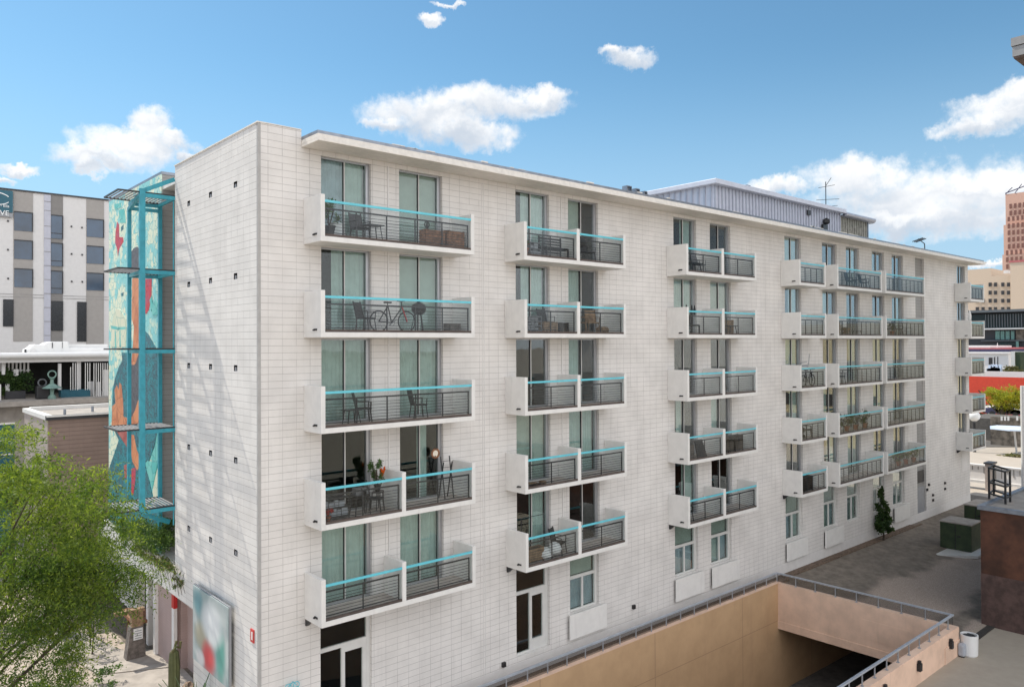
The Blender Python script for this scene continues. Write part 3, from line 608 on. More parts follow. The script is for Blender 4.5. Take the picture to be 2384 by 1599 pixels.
# ------------------------------------------------------------------ mural tower, entrance and steel walkways at the end wall
def tower():
    mosaic_mat('mosaic_cream', (.72, .76, .58), (.25, .60, .60), (.10, .38, .38), 3.6, .035, .5)
    mosaic_mat('mosaic_teal', (.05, .16, .20), (.03, .24, .28), (.01, .03, .04), 7, .05, 1.2)
    mosaic_mat('mosaic_slate', (.08, .085, .10), (.11, .115, .13), (.03, .03, .035), 6, .03, 2)
    mosaic_mat('mosaic_orange', (.60, .25, .12), (.48, .17, .08), (.25, .09, .05), 1.4, .015, 1.2)
    mosaic_mat('mosaic_red', (.55, .04, .06), (.45, .07, .12), (.2, .01, .03), 4, .03, 2)
    mosaic_mat('mosaic_maroon', (.33, .08, .07), (.42, .14, .12), (.2, .05, .05), 5, .03, 2)
    mosaic_mat('mosaic_turq', (.10, .48, .45), (.18, .55, .50), (.04, .25, .25), 2, .02, 1)
    mosaic_mat('mosaic_pale', (.66, .68, .52), (.60, .66, .50), (.2, .42, .38), 1.6, .02, 1)
    t = thing('mural_tower', 'grey stair tower covered with a turquoise and orange mosaic mural', 'tower', (3, 12.6, -12))
    b = MB(); b.box(.19, 6, 9.0, 16.2, -8.6, 6.3); b.build('tower_wall', 'grey_block', t)
    b = MB(); b.box(.15, 6.05, 8.97, 16.25, 6.3, 6.4); b.build('parapet_cap', 'galvanised', t)
    b = MB(); b.box(.15, .186, 9.0, 16.2, -7.6, 6.3); b.build('mural_base', 'mosaic_cream', t)
    Z6 = lambda x, y: (240 + x * .3315, 380 + y * .3315); Z7 = lambda x, y: (240 + x * .3061, 850 + y * .3061)
    S = [(Z6, 'mosaic_red', [(100, 410), (112, 430), (115, 520), (140, 520), (145, 550), (115, 600), (105, 655), (98, 600), (85, 560), (88, 480)]),
         (Z6, 'mosaic_teal', [(125, 450), (145, 430), (142, 465), (128, 480)]), (Z6, 'mosaic_teal', [(128, 915), (145, 905), (142, 930), (130, 935)]),
         (Z6, 'mosaic_turq', [(80, 290), (125, 280), (130, 310), (85, 330)]), (Z6, 'mosaic_turq', [(110, 330), (150, 320), (160, 420), (120, 420)]),
         (Z6, 'mosaic_slate', [(198, 745), (198, 625), (215, 600), (240, 586), (258, 605), (268, 640), (268, 745)]),
         (Z6, 'mosaic_orange', [(205, 815), (220, 803), (245, 808), (262, 835), (266, 1000), (262, 1290), (250, 1390), (212, 1450), (200, 1400), (210, 1290), (218, 1150), (203, 1090), (205, 900)]),
         (Z6, 'mosaic_red', [(290, 812), (343, 812), (340, 940), (322, 1030), (305, 1058), (290, 1050)]),
         (Z6, 'mosaic_teal', [(290, 1170), (320, 1200), (375, 1298), (290, 1302)]),
         (Z6, 'mosaic_pale', [(60, 1150), (80, 1050), (100, 1018), (130, 1035), (158, 1090), (165, 1160), (160, 1290), (60, 1290)]),
         (Z6, 'mosaic_turq', [(62, 1140), (110, 1150), (160, 1148), (162, 1165), (110, 1172), (60, 1162)]), (Z6, 'mosaic_turq', [(118, 1175), (124, 1175), (128, 1290), (118, 1290)]), (Z6, 'mosaic_turq', [(85, 1175), (90, 1175), (96, 1290), (86, 1290)]),
         (Z6, 'mosaic_turq', [(345, 1000), (370, 960), (395, 1010), (392, 1060), (350, 1070)]), (Z6, 'mosaic_turq', [(330, 960), (345, 930), (352, 1000), (340, 1040)]),
         (Z6, 'mosaic_slate', [(196, 1450), (235, 1400), (262, 1310), (292, 1310), (292, 1570), (196, 1570)]),
         (Z6, 'mosaic_teal', [(293, 1320), (388, 1320), (386, 1570), (293, 1570)]), (Z6, 'mosaic_teal', [(135, 1330), (195, 1330), (195, 1570), (75, 1570), (108, 1470), (138, 1380)]),
         (Z7, 'mosaic_teal', [(130, -2), (195, -2), (195, 480), (68, 480), (78, 180), (95, 100)]), (Z7, 'mosaic_slate', [(196, -2), (294, -2), (294, 480), (196, 480)]), (Z7, 'mosaic_teal', [(295, -2), (426, -2), (418, 480), (295, 480)]),
         (Z7, 'mosaic_orange', [(130, 130), (145, 150), (158, 280), (160, 390), (190, 400), (188, 470), (70, 470), (75, 310), (100, 290), (92, 190), (110, 150), (122, 190)]),
         (Z7, 'mosaic_orange', [(272, 265), (294, 270), (296, 475), (214, 475), (220, 400), (250, 340)]),
         (Z7, 'mosaic_teal', [(85, 481), (125, 570), (45, 800), (45, 1190), (130, 1260), (470, 1260), (470, 1020), (385, 1010), (330, 770), (365, 700), (400, 590), (425, 481)]),
         (Z7, 'mosaic_maroon', [(108, 500), (196, 500), (190, 625)]), (Z7, 'mosaic_orange', [(216, 525), (242, 530), (262, 640), (287, 700), (287, 765), (265, 800), (228, 725), (213, 600)]),
         (Z7, 'mosaic_red', [(213, 790), (255, 775), (252, 870), (236, 985), (213, 985)]), (Z7, 'mosaic_maroon', [(165, 760), (186, 750), (186, 860), (170, 850)]),
         (Z7, 'mosaic_turq', [(330, 745), (345, 725), (372, 735), (425, 730), (402, 830), (383, 940), (345, 820)]), (Z7, 'mosaic_turq', [(420, 515), (405, 600), (365, 715), (428, 735), (445, 515)]), (Z7, 'mosaic_pale', [(428, 760), (405, 850), (386, 950), (392, 1020), (438, 1020), (440, 760)])]
    for i, (z, m, pts) in enumerate(S):
        q = [at(*z(a, b_), 0, .15) for a, b_ in pts]; q = [Vector((.15 - .0035 * (1 + i * .35), min(16.19, max(9.01, v.y)), min(6.29, max(-7.6, v.z)))) for v in q]
        mb = MB(); mb.prism(q, (.0035 * (1 + i * .35) - .0005, 0, 0)); mb.build('mural_figure', m, t)
    # entrance storey below
    e = thing('entrance_porch', 'white fascia porch over mauve brick walls at the foot of the mural tower', 'porch', (2, 10, -12))
    b = MB(); b.box(0, 6, 6.985, 16.5, -8.65, -7.62); b.build('fascia', 'white_paint', e, bevel=.01)
    b = MB(); b.box(1.05, 1.25, 5.18, 9.0, -12, -8.65); b.box(.62, .82, 9.0, 11.05, -12, -8.65); b.box(.82, 1.25, 8.9, 9.0, -12, -8.65); b.build('brick_wall', 'mauve_brick', e)
    for x, y in ((.56, 8.98), (.5, 11.0)):
        b = MB(); b.box(x, x + .12, y - .1, y + .14, -12, -8.66); p = b.build('post', 'smooth_render', e)
        if y < 10: q = MB(); q.box(x - .006, x + .126, y - .106, y + .146, -9.7, -9.2); q.build('red_band', 'red_paint', p)
    b = MB(); b.box(.6, .8, 12.1, 12.4, -12, -8.66); b.box(.6, .9, 13.6, 22, -11.2, -8.66); b.build('white_wall', 'smooth_render', e)
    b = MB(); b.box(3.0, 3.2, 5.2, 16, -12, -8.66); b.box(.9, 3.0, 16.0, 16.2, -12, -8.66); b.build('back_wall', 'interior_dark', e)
    b = MB(); b.box(.1, 2.6, 12.2, 14.2, -11.1, -10.98); b.box(.3, .4, 12.4, 12.5, -12, -11.1); b.box(.3, .4, 13.9, 14.0, -12, -11.1)
    tag(b.build('porch_table', 'crate_wood'), 'dark wooden table in the shade under the white porch', 'table')
    k = thing('notice_kiosk', 'grey-brown sloping podium with a white sheet beside the porch', 'podium', (0, 11.2, -12))
    b = MB(); b.prism([(-.5, 11.0, -12), (.2, 11.0, -12), (.12, 11.0, -10.75), (-.34, 11.0, -10.75)], (0, .4, 0)); b.build('podium_body', 'grey_wood', k)
    b = MB(); b.box(-.3, .1, 10.99, 11.3, -10.75, -10.2); b.box(-.9, .15, 10.95, 11.2, -10.2, -10.08); b.build('wood_top', 'deck_wood', k)
    b = MB(); b.box(-.25, .08, 10.975, 10.99, -11.25, -10.82)
    for i in range(4): b.box(-.21, .04, 10.968, 10.975, -11.2 + i * .09, -11.17 + i * .09, 1)
    b.build('paper_sheet', ['white_plastic', 'grey_plastic'], k)
    b = MB(); b.prism([(-1.6, 10.4, -11.99), (.9, 9.2, -11.99), (1.0, 11.2, -11.99), (-.3, 12.2, -11.99), (-1.2, 16, -11.99), (-2.6, 16, -11.99)], (0, 0, .03)); struct(b.build('path', 'pale_concrete'))
    b = MB(); b.prism([(-3.2, 8.2, -11.995), (.8, 6.2, -11.995), (.9, 9.1, -11.995), (-1.6, 10.3, -11.995)], (0, 0, .03)); struct(b.build('pavement', 'pale_concrete'))
    mat('slat_metal', (.30, .30, .31), .6, var=.1)
    # steel frame with five slatted shades
    f = thing('steel_shade_frame', 'turquoise steel frame with black slatted shades in front of the mosaic mural', 'steel frame', (-.8, 8, -5.6))
    LV = [5.16, 2.56, -.14, -2.85, -5.55]; T_ = (-1.06, 7.02); L_ = (-1.78, 8.85); M_ = (-.92, 9.05); R_ = (.04, 8.95)
    def post(x, y, z0, z1, w): b = MB(); b.box(x - w / 2, x + w / 2, y - w / 2, y + w / 2, z0, z1); b.build('post', 'teal_steel', f, bevel=.006)
    post(*T_, -5.6, 5.3, .17); post(*M_, -5.6, 4.95, .12); post(.08, 8.9, -7.0, 5.1, .13); post(-.04, 7.02, -6.2, 5.0, .035)
    b = MB(); b.bar((-1.06, 7.02, 5.22), (0, 7.05, 5.76), .1, .14); b.bar((-1.06, 7.02, 5.22), (-.92, 9.05, 4.9), .1, .14); b.bar((-.92, 9.05, 4.92), (.08, 8.9, 4.9), .08, .12); b.build('beam', 'teal_steel', f)
    b = MB(); b.bar((-1.06, 7.02, -5.66), (.0, 7.6, -6.2), .07, .16); b.build('beam', 'teal_steel', f)
    for i, z in enumerate(LV):
        b = MB(); b.bar((T_[0], T_[1], z - .07), (0, 7.02, z - .07), .09, .13); b.bar((T_[0], T_[1], z - .07), (M_[0], M_[1], z - .07), .07, .12); b.bar((M_[0], M_[1], z - .07), (R_[0], R_[1], z - .07), .07, .12); b.bar((.0, 7.02, z - .07), (R_[0], R_[1], z - .07), .07, .1); b.build('beam', 'teal_steel', f)
        g = MB(); zz = z + .02
        n = 15
        A0, A1 = Vector((-1.80, 7.02, zz)), Vector((0.0, 7.02, zz)); B0, B1 = Vector((L_[0], L_[1], zz)), Vector((R_[0], R_[1], zz))
        for k in range(n + 1):
            g.bar(A0.lerp(A1, k / n), B0.lerp(B1, k / n), .04, .03)
        g.build('slatted_shade', 'slat_metal', f)
        g = MB(); g.bar(A0, A1, .05, .05); g.bar(B0, B1, .05, .05); g.bar(A0, B0, .05, .05); g.build('shade_rim', 'dark_metal', f)
tower()
def small_wall_things():
    # blurred banner and the fire sign on the end wall
    M = bpy.data.materials.new('banner_print'); M.use_nodes = True; T = NT(M.node_tree); MATS['banner_print'] = M; p, _ = wpos(T)
    s = T.n('ShaderNodeSeparateXYZ'); T.set(s.inputs[0], p)
    def blob(y, z, ry, rz): 
        a = T.math('DIVIDE', T.math('SUBTRACT', s.outputs[1], y), ry); b_ = T.math('DIVIDE', T.math('SUBTRACT', s.outputs[2], GZ + z), rz)
        return T.ramp(T.math('ADD', T.math('MULTIPLY', a, a), T.math('MULTIPLY', b_, b_)), 2.6, .0)
    c = T.mix(T.ramp(T.noise(p, 1.2, 2), .35, .65), (.42, .48, .48), (.24, .33, .34))
    c = T.mix(blob(4.2, -8.1, .35, .35), c, (.10, .24, .28)); c = T.mix(blob(3.9, -9.1, .5, .35), c, (.34, .33, .25)); c = T.mix(blob(2.3, -9.2, .3, .7), c, (.08, .30, .26))
    c = T.mix(blob(3.3, -9.6, .45, .42), c, (.52, .05, .06)); c = T.mix(blob(3.0, -8.5, .7, .5), c, (.62, .66, .68)); c = T.mix(blob(4.0, -9.8, .3, .2), c, (.6, .6, .6))
    b = T.n('ShaderNodeBsdfPrincipled'); T.set(b.inputs['Base Color'], c); b.inputs['Roughness'].default_value = .5; o = T.n('ShaderNodeOutputMaterial'); T.t.links.new(b.outputs[0], o.inputs[0])
    h = thing('wall_banner', 'large blurred banner in grey, teal and red on the end wall', 'banner', (-.15, 3.2, -10.05))
    m_ = MB(); m_.box(-.19, -.165, 1.72, 4.66, -10.02, -7.68); m_.build('banner_face', 'banner_print', h)
    m_ = MB(); m_.box(-.16, -.1, 1.69, 4.69, -10.05, -10.02); m_.box(-.16, -.1, 1.69, 4.69, -7.68, -7.65); m_.box(-.16, -.1, 1.69, 1.72, -10.02, -7.68); m_.box(-.16, -.1, 4.66, 4.69, -10.02, -7.68); m_.box(-.1, -.002, 2.0, 4.4, -9.2, -9.1); m_.build('banner_frame', 'grey_plastic', h)
    s_ = thing('fire_sign', 'small red upright sign with a white bar near the building corner', 'sign', (0, .38, -8.33))
    m_ = MB(); m_.box(-.03, -.002, .27, .5, -8.33, -7.97); m_.build('sign_plate', 'red_paint', s_)
    m_ = MB(); m_.box(-.036, -.03, .34, .42, -8.26, -8.04); m_.build('white_bar', 'white_plastic', s_)
    q = MB(); c0 = at(690, 1593, 1, -.12)
    q.ring((c0.x, -.12, c0.z), .09, .012, 'y'); q.ring((c0.x - .25, -.12, c0.z), .09, .012, 'y'); q.bar((c0.x - .25, -.12, c0.z), (c0.x - .1, -.12, c0.z + .12), .02); q.bar((c0.x, -.12, c0.z), (c0.x - .1, -.12, c0.z + .12), .02); q.box(c0.x - .3, c0.x + .1, -.12, -.002, c0.z - .14, c0.z - .1)
    tag(q.build('teal_wall_bracket', 'teal_paint'), 'small turquoise looped metal bracket on the wall near the corner foot', 'bracket')
small_wall_things()
def plants():
    t = thing('mesquite_tree', 'large feathery yellow-green mesquite tree in the lower left foreground', 'tree', (-8.2, -4, -12))
    tr = MB(); tr.tube([(-8.4, -4, -12), (-8.2, -4.1, -10), (-8.0, -4.3, -8.2)], .22, 9, r2=.15)
    b0 = Vector((-8.0, -4.3, -8.2)); g = random.Random(3); B = []
    for (px, py, rx, ry, n) in ((40, 1080, 85, 60, 800), (120, 1130, 95, 45, 650), (190, 1130, 50, 26, 160), (60, 1230, 120, 75, 1500), (180, 1215, 105, 55, 1200), (240, 1270, 45, 18, 120), (120, 1330, 150, 75, 2000), (240, 1315, 90, 48, 900), (325, 1330, 50, 16, 100),
                                (60, 1440, 120, 75, 1600), (165, 1425, 90, 55, 850), (30, 1550, 90, 60, 950), (115, 1535, 70, 45, 450), (275, 1390, 50, 30, 180), (25, 1015, 50, 25, 130)):
        n = int(n * (.50 if py > 1180 else .62)); c = at(px, py, 1, -4.5 + g.uniform(-.4, .4)); k = .0093; B.append((c.x, c.y, c.z, rx * k * 1.15, 1.3 * min(1, rx / 80), ry * k, n))
        e = c + Vector((-.3, .1, -ry * k * .3)); mid = b0.lerp(e, .5) + Vector((-.3, g.uniform(-.3, .3), .2)); tr.tube([b0, mid, e], .05, 6, r2=.012)
        for _ in range(2): tr.tube([mid.lerp(e, .6), e + Vector((g.uniform(-.5, .3), g.uniform(-.5, .5), g.uniform(-.4, .2)))], .016, 5, r2=.005)
    tr.build('trunk', 'bark', t)
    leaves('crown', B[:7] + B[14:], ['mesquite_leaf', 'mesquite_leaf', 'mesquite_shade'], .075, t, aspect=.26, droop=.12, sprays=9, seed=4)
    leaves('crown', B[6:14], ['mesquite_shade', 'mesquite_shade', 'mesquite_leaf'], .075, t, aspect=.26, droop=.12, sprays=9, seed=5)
    # vine and shrub on the porch roof
    v = thing('porch_roof_shrub', 'bushy green shrub spilling over the white porch fascia', 'shrub', (.3, 8, -7.6))
    leaves('foliage', [(-.05, 9.6, -7.0, .45, 1.9, .5, 6200), (.1, 8.3, -6.75, .35, .9, .5, 2200), (0, 12.5, -7.3, .4, 1.6, .35, 2500)], ['vine_leaf'], .075, v, aspect=.5, seed=5)
    leaves('dry_foliage', [(-.15, 7.2, -7.65, .25, 1.0, .22, 900), (-.15, 6.4, -7.95, .15, .5, .3, 330), (-.25, 10.2, -7.6, .3, 2.2, .25, 1700)], ['vine_dry', 'vine_leaf'], .07, v, aspect=.55, seed=6)
    s = MB()
    for i in range(14):
        y = 5.9 + i * .3; s.tube([(-.05, y, -7.6), (-.15, y - .1, -7.9), (-.12, y - .3, -8.2 - (i % 3) * .12)], .008, 5)
    s.build('stem', 'bark', v)
    # young trees by the path
    for i, (x, y) in enumerate(((-.95, 14.6), (-1.15, 13.6), (-1.3, 12.6))):
        y_ = thing('sapling', ['leftmost of three thin dark saplings beside the sunny path', 'middle of three thin dark saplings beside the sunny path', 'rightmost of three thin dark saplings beside the sunny path'][i], 'sapling', (x, y, -12), 'saplings beside the path')
        q = MB(); q.tube([(x, y, -12), (x + .05, y, -10.9), (x - .02, y, -9.9)], .04, 6, r2=.02); q.tube([(x + .03, y, -11.3), (x + .4, y, -10.8)], .015, 5); q.tube([(x + .03, y, -11.1), (x - .4, y, -10.6)], .015, 5); q.build('trunk', 'bark', y_)
        leaves('crown', [(x, y, -10.3, .6, .5, .5, 260)], ['pot_leaf'], .09, y_, seed=20 + i)
    for i, (x, y, r, n) in enumerate(((-2.2, 12.4, .8, 900), (-1.4, 9.3, .5, 500), (-3.2, 10, 1.0, 1000))):
        tag(leaves('ground_shrub', [(x, y, -11.7, r, r, .35, n)], ['vine_leaf', 'pot_leaf'], .09, seed=30 + i), ['low green shrub in the dappled bed beyond the mesquite crown', 'small low shrub at the near edge of the pale pavement', 'low wide shrub under the right edge of the mesquite'][i], 'shrub', 'low shrubs in the courtyard')
    c = MB()
    pr = [(.12, -12.05), (.155, -11.8), (.165, -11), (.16, -10.3), (.13, -10.0), (.06, -9.9)]
    seg = 20; i0 = 0
    for r, z in pr:
        for j in range(seg): a = 2 * math.pi * j / seg; rr = r * (1.08 if j % 2 else .92); c.v.append((-.5 + rr * math.cos(a), 5.5 + rr * math.sin(a), z))
    for k in range(len(pr) - 1):
        for j in range(seg): c.f.append((k * seg + j, k * seg + (j + 1) % seg, (k + 1) * seg + (j + 1) % seg, (k + 1) * seg + j)); c.m.append(0)
    c.f.append(tuple((len(pr) - 1) * seg + j for j in range(seg))); c.m.append(0)
    mat('cactus_green', (.09, .10, .035), .7, var=.2); mat('rock', (.42, .30, .22), .9, var=.3, scale=5, bump=.6)
    ct = thing('columnar_cactus', 'olive green columnar cactus standing before the mauve porch wall', 'cactus', (-.5, 5.5, -12)); c.build('stem', 'cactus_green', ct)
    q = MB(); q.tube([(-.62, 5.4, -9.95), (-.45, 5.45, -9.82), (-.32, 5.5, -9.9), (-.3, 5.5, -9.7)], .045, 6); q.tube([(-.5, 5.5, -9.9), (-.42, 5.5, -9.65)], .04, 6); q.build('dry_arm', 'vine_dry', ct)
    for i, (x, y, s) in enumerate(((-.02, 5.6, .42), (-.9, 6.6, .2), (-.6, 7.0, .16), (-1.2, 6.2, .14))):
        g = random.Random(i); me = MB(); n = 9; 
        pr = [(.0, -12), (s * .8, -11.98), (s, -12 + s * .7), (s * .7, -12 + s * 1.5), (s * .15, -12 + s * 2.0)]
        me.lathe(x, y, pr[1:], 9); me.v = [(a + g.uniform(-.12, .12) * s, b + g.uniform(-.12, .12) * s, z + g.uniform(-.1, .1) * s) for a, b, z in me.v]
        tag(me.build('rock', 'rock'), ['large tan pointed rock behind the columnar cactus', 'biggest of the small rocks left of the cactus foot', 'small rock left of the cactus, nearest the porch', 'small rock left of the cactus, farthest left'][i], 'rock', 'rocks around the cactus')
    mat('agave_green', (.10, .16, .07), .6, var=.2)
    a = MB(); g = random.Random(9)
    for i in range(26):
        an = g.uniform(0, 6.28); l = g.uniform(1.0, 1.9); tl = g.uniform(.25, .8); b0 = Vector((-.55, 3.6, -11.6)); d = Vector((math.cos(an) * tl, math.sin(an) * tl, 1)).normalized(); w = d.cross(Vector((0, 0, 1))).normalized() * .045; m1 = b0 + d * l * .5; tp = b0 + d * l + Vector((d.x * .2, d.y * .2, -.05))
        th = d.cross(w).normalized() * .02
        for p0, p1, wa, wb in ((b0, m1, w * .8, w), (m1, tp, w, w * .06)):
            a.face([p0 - wa, p0 + th, p1 + th, p1 - wb]); a.face([p0 + th, p0 + wa, p1 + wb, p1 + th]); a.face([p0 - wa, p1 - wb, p1 + wb, p0 + wa])
    ag = tag(a.build('agave_plant', 'agave_green'), 'spiky green agave at the foot of the end wall below the banner', 'agave')
    # climbing tree against the alley wall
    w = thing('slender_tree', 'narrow dark green tree against the white wall in the alley', 'tree', (38.9, -.55, -12))
    leaves('crown', [(38.9, -.5, -10.9, .62, .42, .62, 1500), (38.85, -.5, -10.0, .42, .35, .6, 900), (38.9, -.5, -9.2, .28, .28, .5, 420), (39.3, -.6, -11.3, .35, .3, .3, 260)], ['dark_leaf'], .15, w, aspect=.55, seed=11)
    q = MB(); q.tube([(38.9, -.5, -12), (38.85, -.5, -10.8), (38.9, -.5, -9.2)], .06, 7, r2=.02); q.tube([(38.88, -.5, -11), (39.3, -.6, -10.4)], .02, 5); q.build('trunk', 'bark', w)
plants()
# ------------------------------------------------------------------ things standing on the balconies
def fl(k): return SLAB[k] + .166
def chair(x, y, z, label, m='black_metal', rz=0, group='chairs on the balconies'):
    r = thing('balcony_chair', label, 'chair', (0, 0, 0), group); 
    s = MB(); s.box(-.22, .22, -.22, .2, .40, .44); s.build('seat', 'fabric_dark' if m == 'black_metal' else m, r)
    b = MB(); b.prism([(-.21, .2, .44), (.21, .2, .44), (.19, .3, .9), (-.19, .3, .9)], (0, .02, .005)); 
    b.bar((-.21, .19, .4), (-.2, .32, .93), .03); b.bar((.21, .19, .4), (.2, .32, .93), .03); b.build('backrest', m, r)
    for sx in (-1, 1):
        for sy in (-1, 1): l = MB(); l.bar((sx * .2, sy * .18, .4), (sx * .23, sy * .23, 0), .028); l.build('leg', m, r)
    for sx in (-1, 1): a = MB(); a.bar((sx * .23, -.2, .62), (sx * .22, .25, .64), .035, .02); a.bar((sx * .22, -.19, .42), (sx * .23, -.2, .62), .025); a.build('armrest', m, r)
    r.location = (x, y, z + GZ); r.rotation_euler = (0, 0, rz); return r
def table(x, y, z, w, h, label, m='black_metal', round_=False):
    r = thing('small_table', label, 'table', (x, y, z), 'small tables on the balconies'); t = MB()
    if round_: t.lathe(x, y, [(w / 2, z + h - .025), (w / 2, z + h)], 16)
    else: t.box(x - w / 2, x + w / 2, y - .2, y + .2, z + h - .03, z + h)
    t.build('tabletop', m, r)
    for sx in (-1, 1):
        for sy in (-1, 1): l = MB(); l.bar((x + sx * w * .3, y + sy * .13, z + h - .03), (x + sx * w * .42, y + sy * .17, z), .025); l.build('leg', m, r)
    return r
def pot_plant(x, y, z, r, h, label, leaf='pot_leaf', pot='terracotta', n=260, ph=.3, seed=1, flower=None):
    t = thing('potted_plant', label, 'plant', (x, y, z), 'potted plants on the balconies')
    p = MB(); p.lathe(x, y, [(.10 * ph / .3, z), (.15 * ph / .3, z + ph * .9), (.17 * ph / .3, z + ph * .9), (.17 * ph / .3, z + ph)], 12); p.build('pot', pot, t)
    s = MB()
    for i in range(5): s.tube([(x, y, z + ph * .9), (x + math.cos(i * 1.3) * r * .5, y + math.sin(i * 1.3) * r * .4, z + ph + (h - ph) * .6)], .012, 5)
    s.build('stem', 'bark', t)
    leaves('foliage', [(x, y, z + ph + (h - ph) * .55, r, r * .8, (h - ph) * .55, n)], [leaf], .10, t, aspect=.35, seed=seed)
    if flower: leaves('flowers', [(x + r * .5, y - .05, z + ph + (h - ph) * .6, r * .35, r * .3, (h - ph) * .3, 60)], [flower], .08, t, aspect=.9, seed=seed + 1)
    return t
def crate(x, y, z, w, h, label, m='crate_wood'):
    t = thing('wooden_planter_box', label, 'crate', (x, y, z), 'wooden boxes on the balconies'); b = MB()
    for i in range(4): zz = z + .05 + (h - .05) * i / 4; b.box(x - w / 2, x + w / 2, y - .17, y - .15, zz, zz + (h - .05) / 4 - .012); b.box(x - w / 2, x + w / 2, y + .15, y + .17, zz, zz + (h - .05) / 4 - .012)
    b.build('board', m, t); b = MB()
    for sx in (-1, 1): b.box(x + sx * w / 2 - .02, x + sx * w / 2 + .02, y - .15, y + .15, z + .03, z + h); b.box(x + sx * (w / 2 - .04) - .03, x + sx * (w / 2 - .04) + .03, y - .185, y - .17, z, z + h)
    b.build('end_board', m, t); b = MB(); b.box(x - w / 2 + .02, x + w / 2 - .02, y - .15, y + .15, z + .03, z + h - .05); b.build('filling', 'bark', t); return t
def bicycle(x, y, z, label, col='red_paint', s=1.0):
    t = thing('bicycle', label, 'bicycle', (x, y, z), 'bicycles on the balconies'); R = .33 * s; a = (x - .5 * s, y, z + R); b = (x + .5 * s, y, z + R)
    for c in (a, b):
        w = MB(); w.ring(c, R - .02, .022, 'y', 26, 6); wh = w.build('wheel', 'black_plastic', t, smooth=True)
        q = MB()
        for i in range(12): an = i * math.pi / 6; q.bar(c, (c[0] + math.cos(an) * (R - .02), c[1], c[2] + math.sin(an) * (R - .02)), .005)
        q.build('spokes', 'wire_grey', wh)
    f = MB(); bb = (x - .05, y, z + R - .04); st = (x - .18, y, z + .80 * s); hd = (x + .33 * s, y, z + .78 * s)
    for p, q in ((a, bb), (a, st), (bb, st), (bb, hd), (st, hd), (hd, b)): f.tube([p, q], .018, 6)
    f.build('frame', col, t); q = MB(); q.tube([(hd[0] - .02, y - .03, hd[2]), (b[0], y - .03, b[2])], .02, 5); q.build('fork', 'red_paint' if col == 'black_metal' and s == 1.0 else col, t); q = MB(); q.box(x - .3, x - .08, y - .06, y + .06, z + .88 * s, z + .93 * s); q.tube([st, (x - .2, y, z + .89 * s)], .014, 5); q.build('saddle', 'black_plastic', t)
    q = MB(); q.tube([hd, (x + .30, y, z + .95 * s)], .015, 5); q.tube([(x + .30, y - .25, z + .97 * s), (x + .34, y, z + .95 * s), (x + .30, y + .22, z + .97 * s)], .014, 5); q.build('handlebar', 'black_metal', t)
    q = MB(); q.ring((bb[0], y - .04, bb[2]), .09, .008, 'y', 16, 4); q.bar((bb[0] - .12, y - .05, bb[2] - .08), (bb[0] + .12, y - .05, bb[2] + .08), .02); q.build('crank', 'wire_grey', t); return t
def grill(x, y, z, label, col='black_metal'):
    t = thing('barbecue_grill', label, 'grill', (x, y, z), 'barbecue grills on the balconies'); b = MB(); b.lathe(x, y, [(.08, z + .55), (.2, z + .62), (.24, z + .74)], 14); b.build('bowl', col, t)
    b = MB(); b.lathe(x, y, [(.24, z + .75), (.2, z + .88), (.06, z + .95)], 14); b.box(x - .05, x + .05, y - .02, y + .02, z + .95, z + .99); b.build('lid', col, t)
    for i in range(3): an = i * 2.1 + .5; l = MB(); l.bar((x + math.cos(an) * .12, y + math.sin(an) * .12, z + .62), (x + math.cos(an) * .26, y + math.sin(an) * .26, z), .022); l.build('leg', col, t)
    return t
def shelf(x, y, z, w, h, label, m='black_metal', n=3, boxes=None):
    t = thing('shelf_rack', label, 'shelf', (x, y, z), 'shelf racks on the balconies'); b = MB()
    for sx in (-1, 1):
        for sy in (-1, 1): b.box(x + sx * w / 2 - .012, x + sx * w / 2 + .012, y + sy * .15 - .012, y + sy * .15 + .012, z, z + h)
    b.build('upright', m, t)
    for i in range(n): q = MB(); zz = z + .08 + (h - .1) * i / (n - 1); q.box(x - w / 2, x + w / 2, y - .16, y + .16, zz, zz + .025); q.build('shelf', m, t)
    if boxes:
        for i in range(n - 1):
            zz = z + .105 + (h - .1) * i / (n - 1); q = MB(); g = random.Random(i + int(x * 10)); xx = x - w / 2 + .03
            while xx < x + w / 2 - .15: ww = g.uniform(.1, .2); q.box(xx, xx + ww, y - .12, y + .1, zz, zz + g.uniform(.1, .22)); xx += ww + .02
            q.build('stored_boxes', boxes, t)
    return t
def bench(x, y, z, w, label, m='black_metal'):
    t = thing('slatted_bench', label, 'bench', (x, y, z), 'slatted benches on the balconies'); b = MB()
    for i in range(6): b.box(x - w / 2, x + w / 2, y + .2, y + .22, z + .25 + i * .1, z + .31 + i * .1)
    b.build('backrest', m, t); b = MB()
    for i in range(4): b.box(x - w / 2, x + w / 2, y - .2 + i * .1, y - .12 + i * .1, z + .4, z + .43)
    b.build('seat', m, t)
    for sx in (-1, 1): l = MB(); l.box(x + sx * w / 2 - .025, x + sx * w / 2 + .025, y - .2, y + .22, z + .36, z + .4); l.box(x + sx * w / 2 - .025, x + sx * w / 2 + .025, y - .2, y - .15, z, z + .36); l.box(x + sx * w / 2 - .025, x + sx * w / 2 + .025, y + .2, y + .24, z, z + .85); l.build('leg', m, t)
    return t
Y = -.55
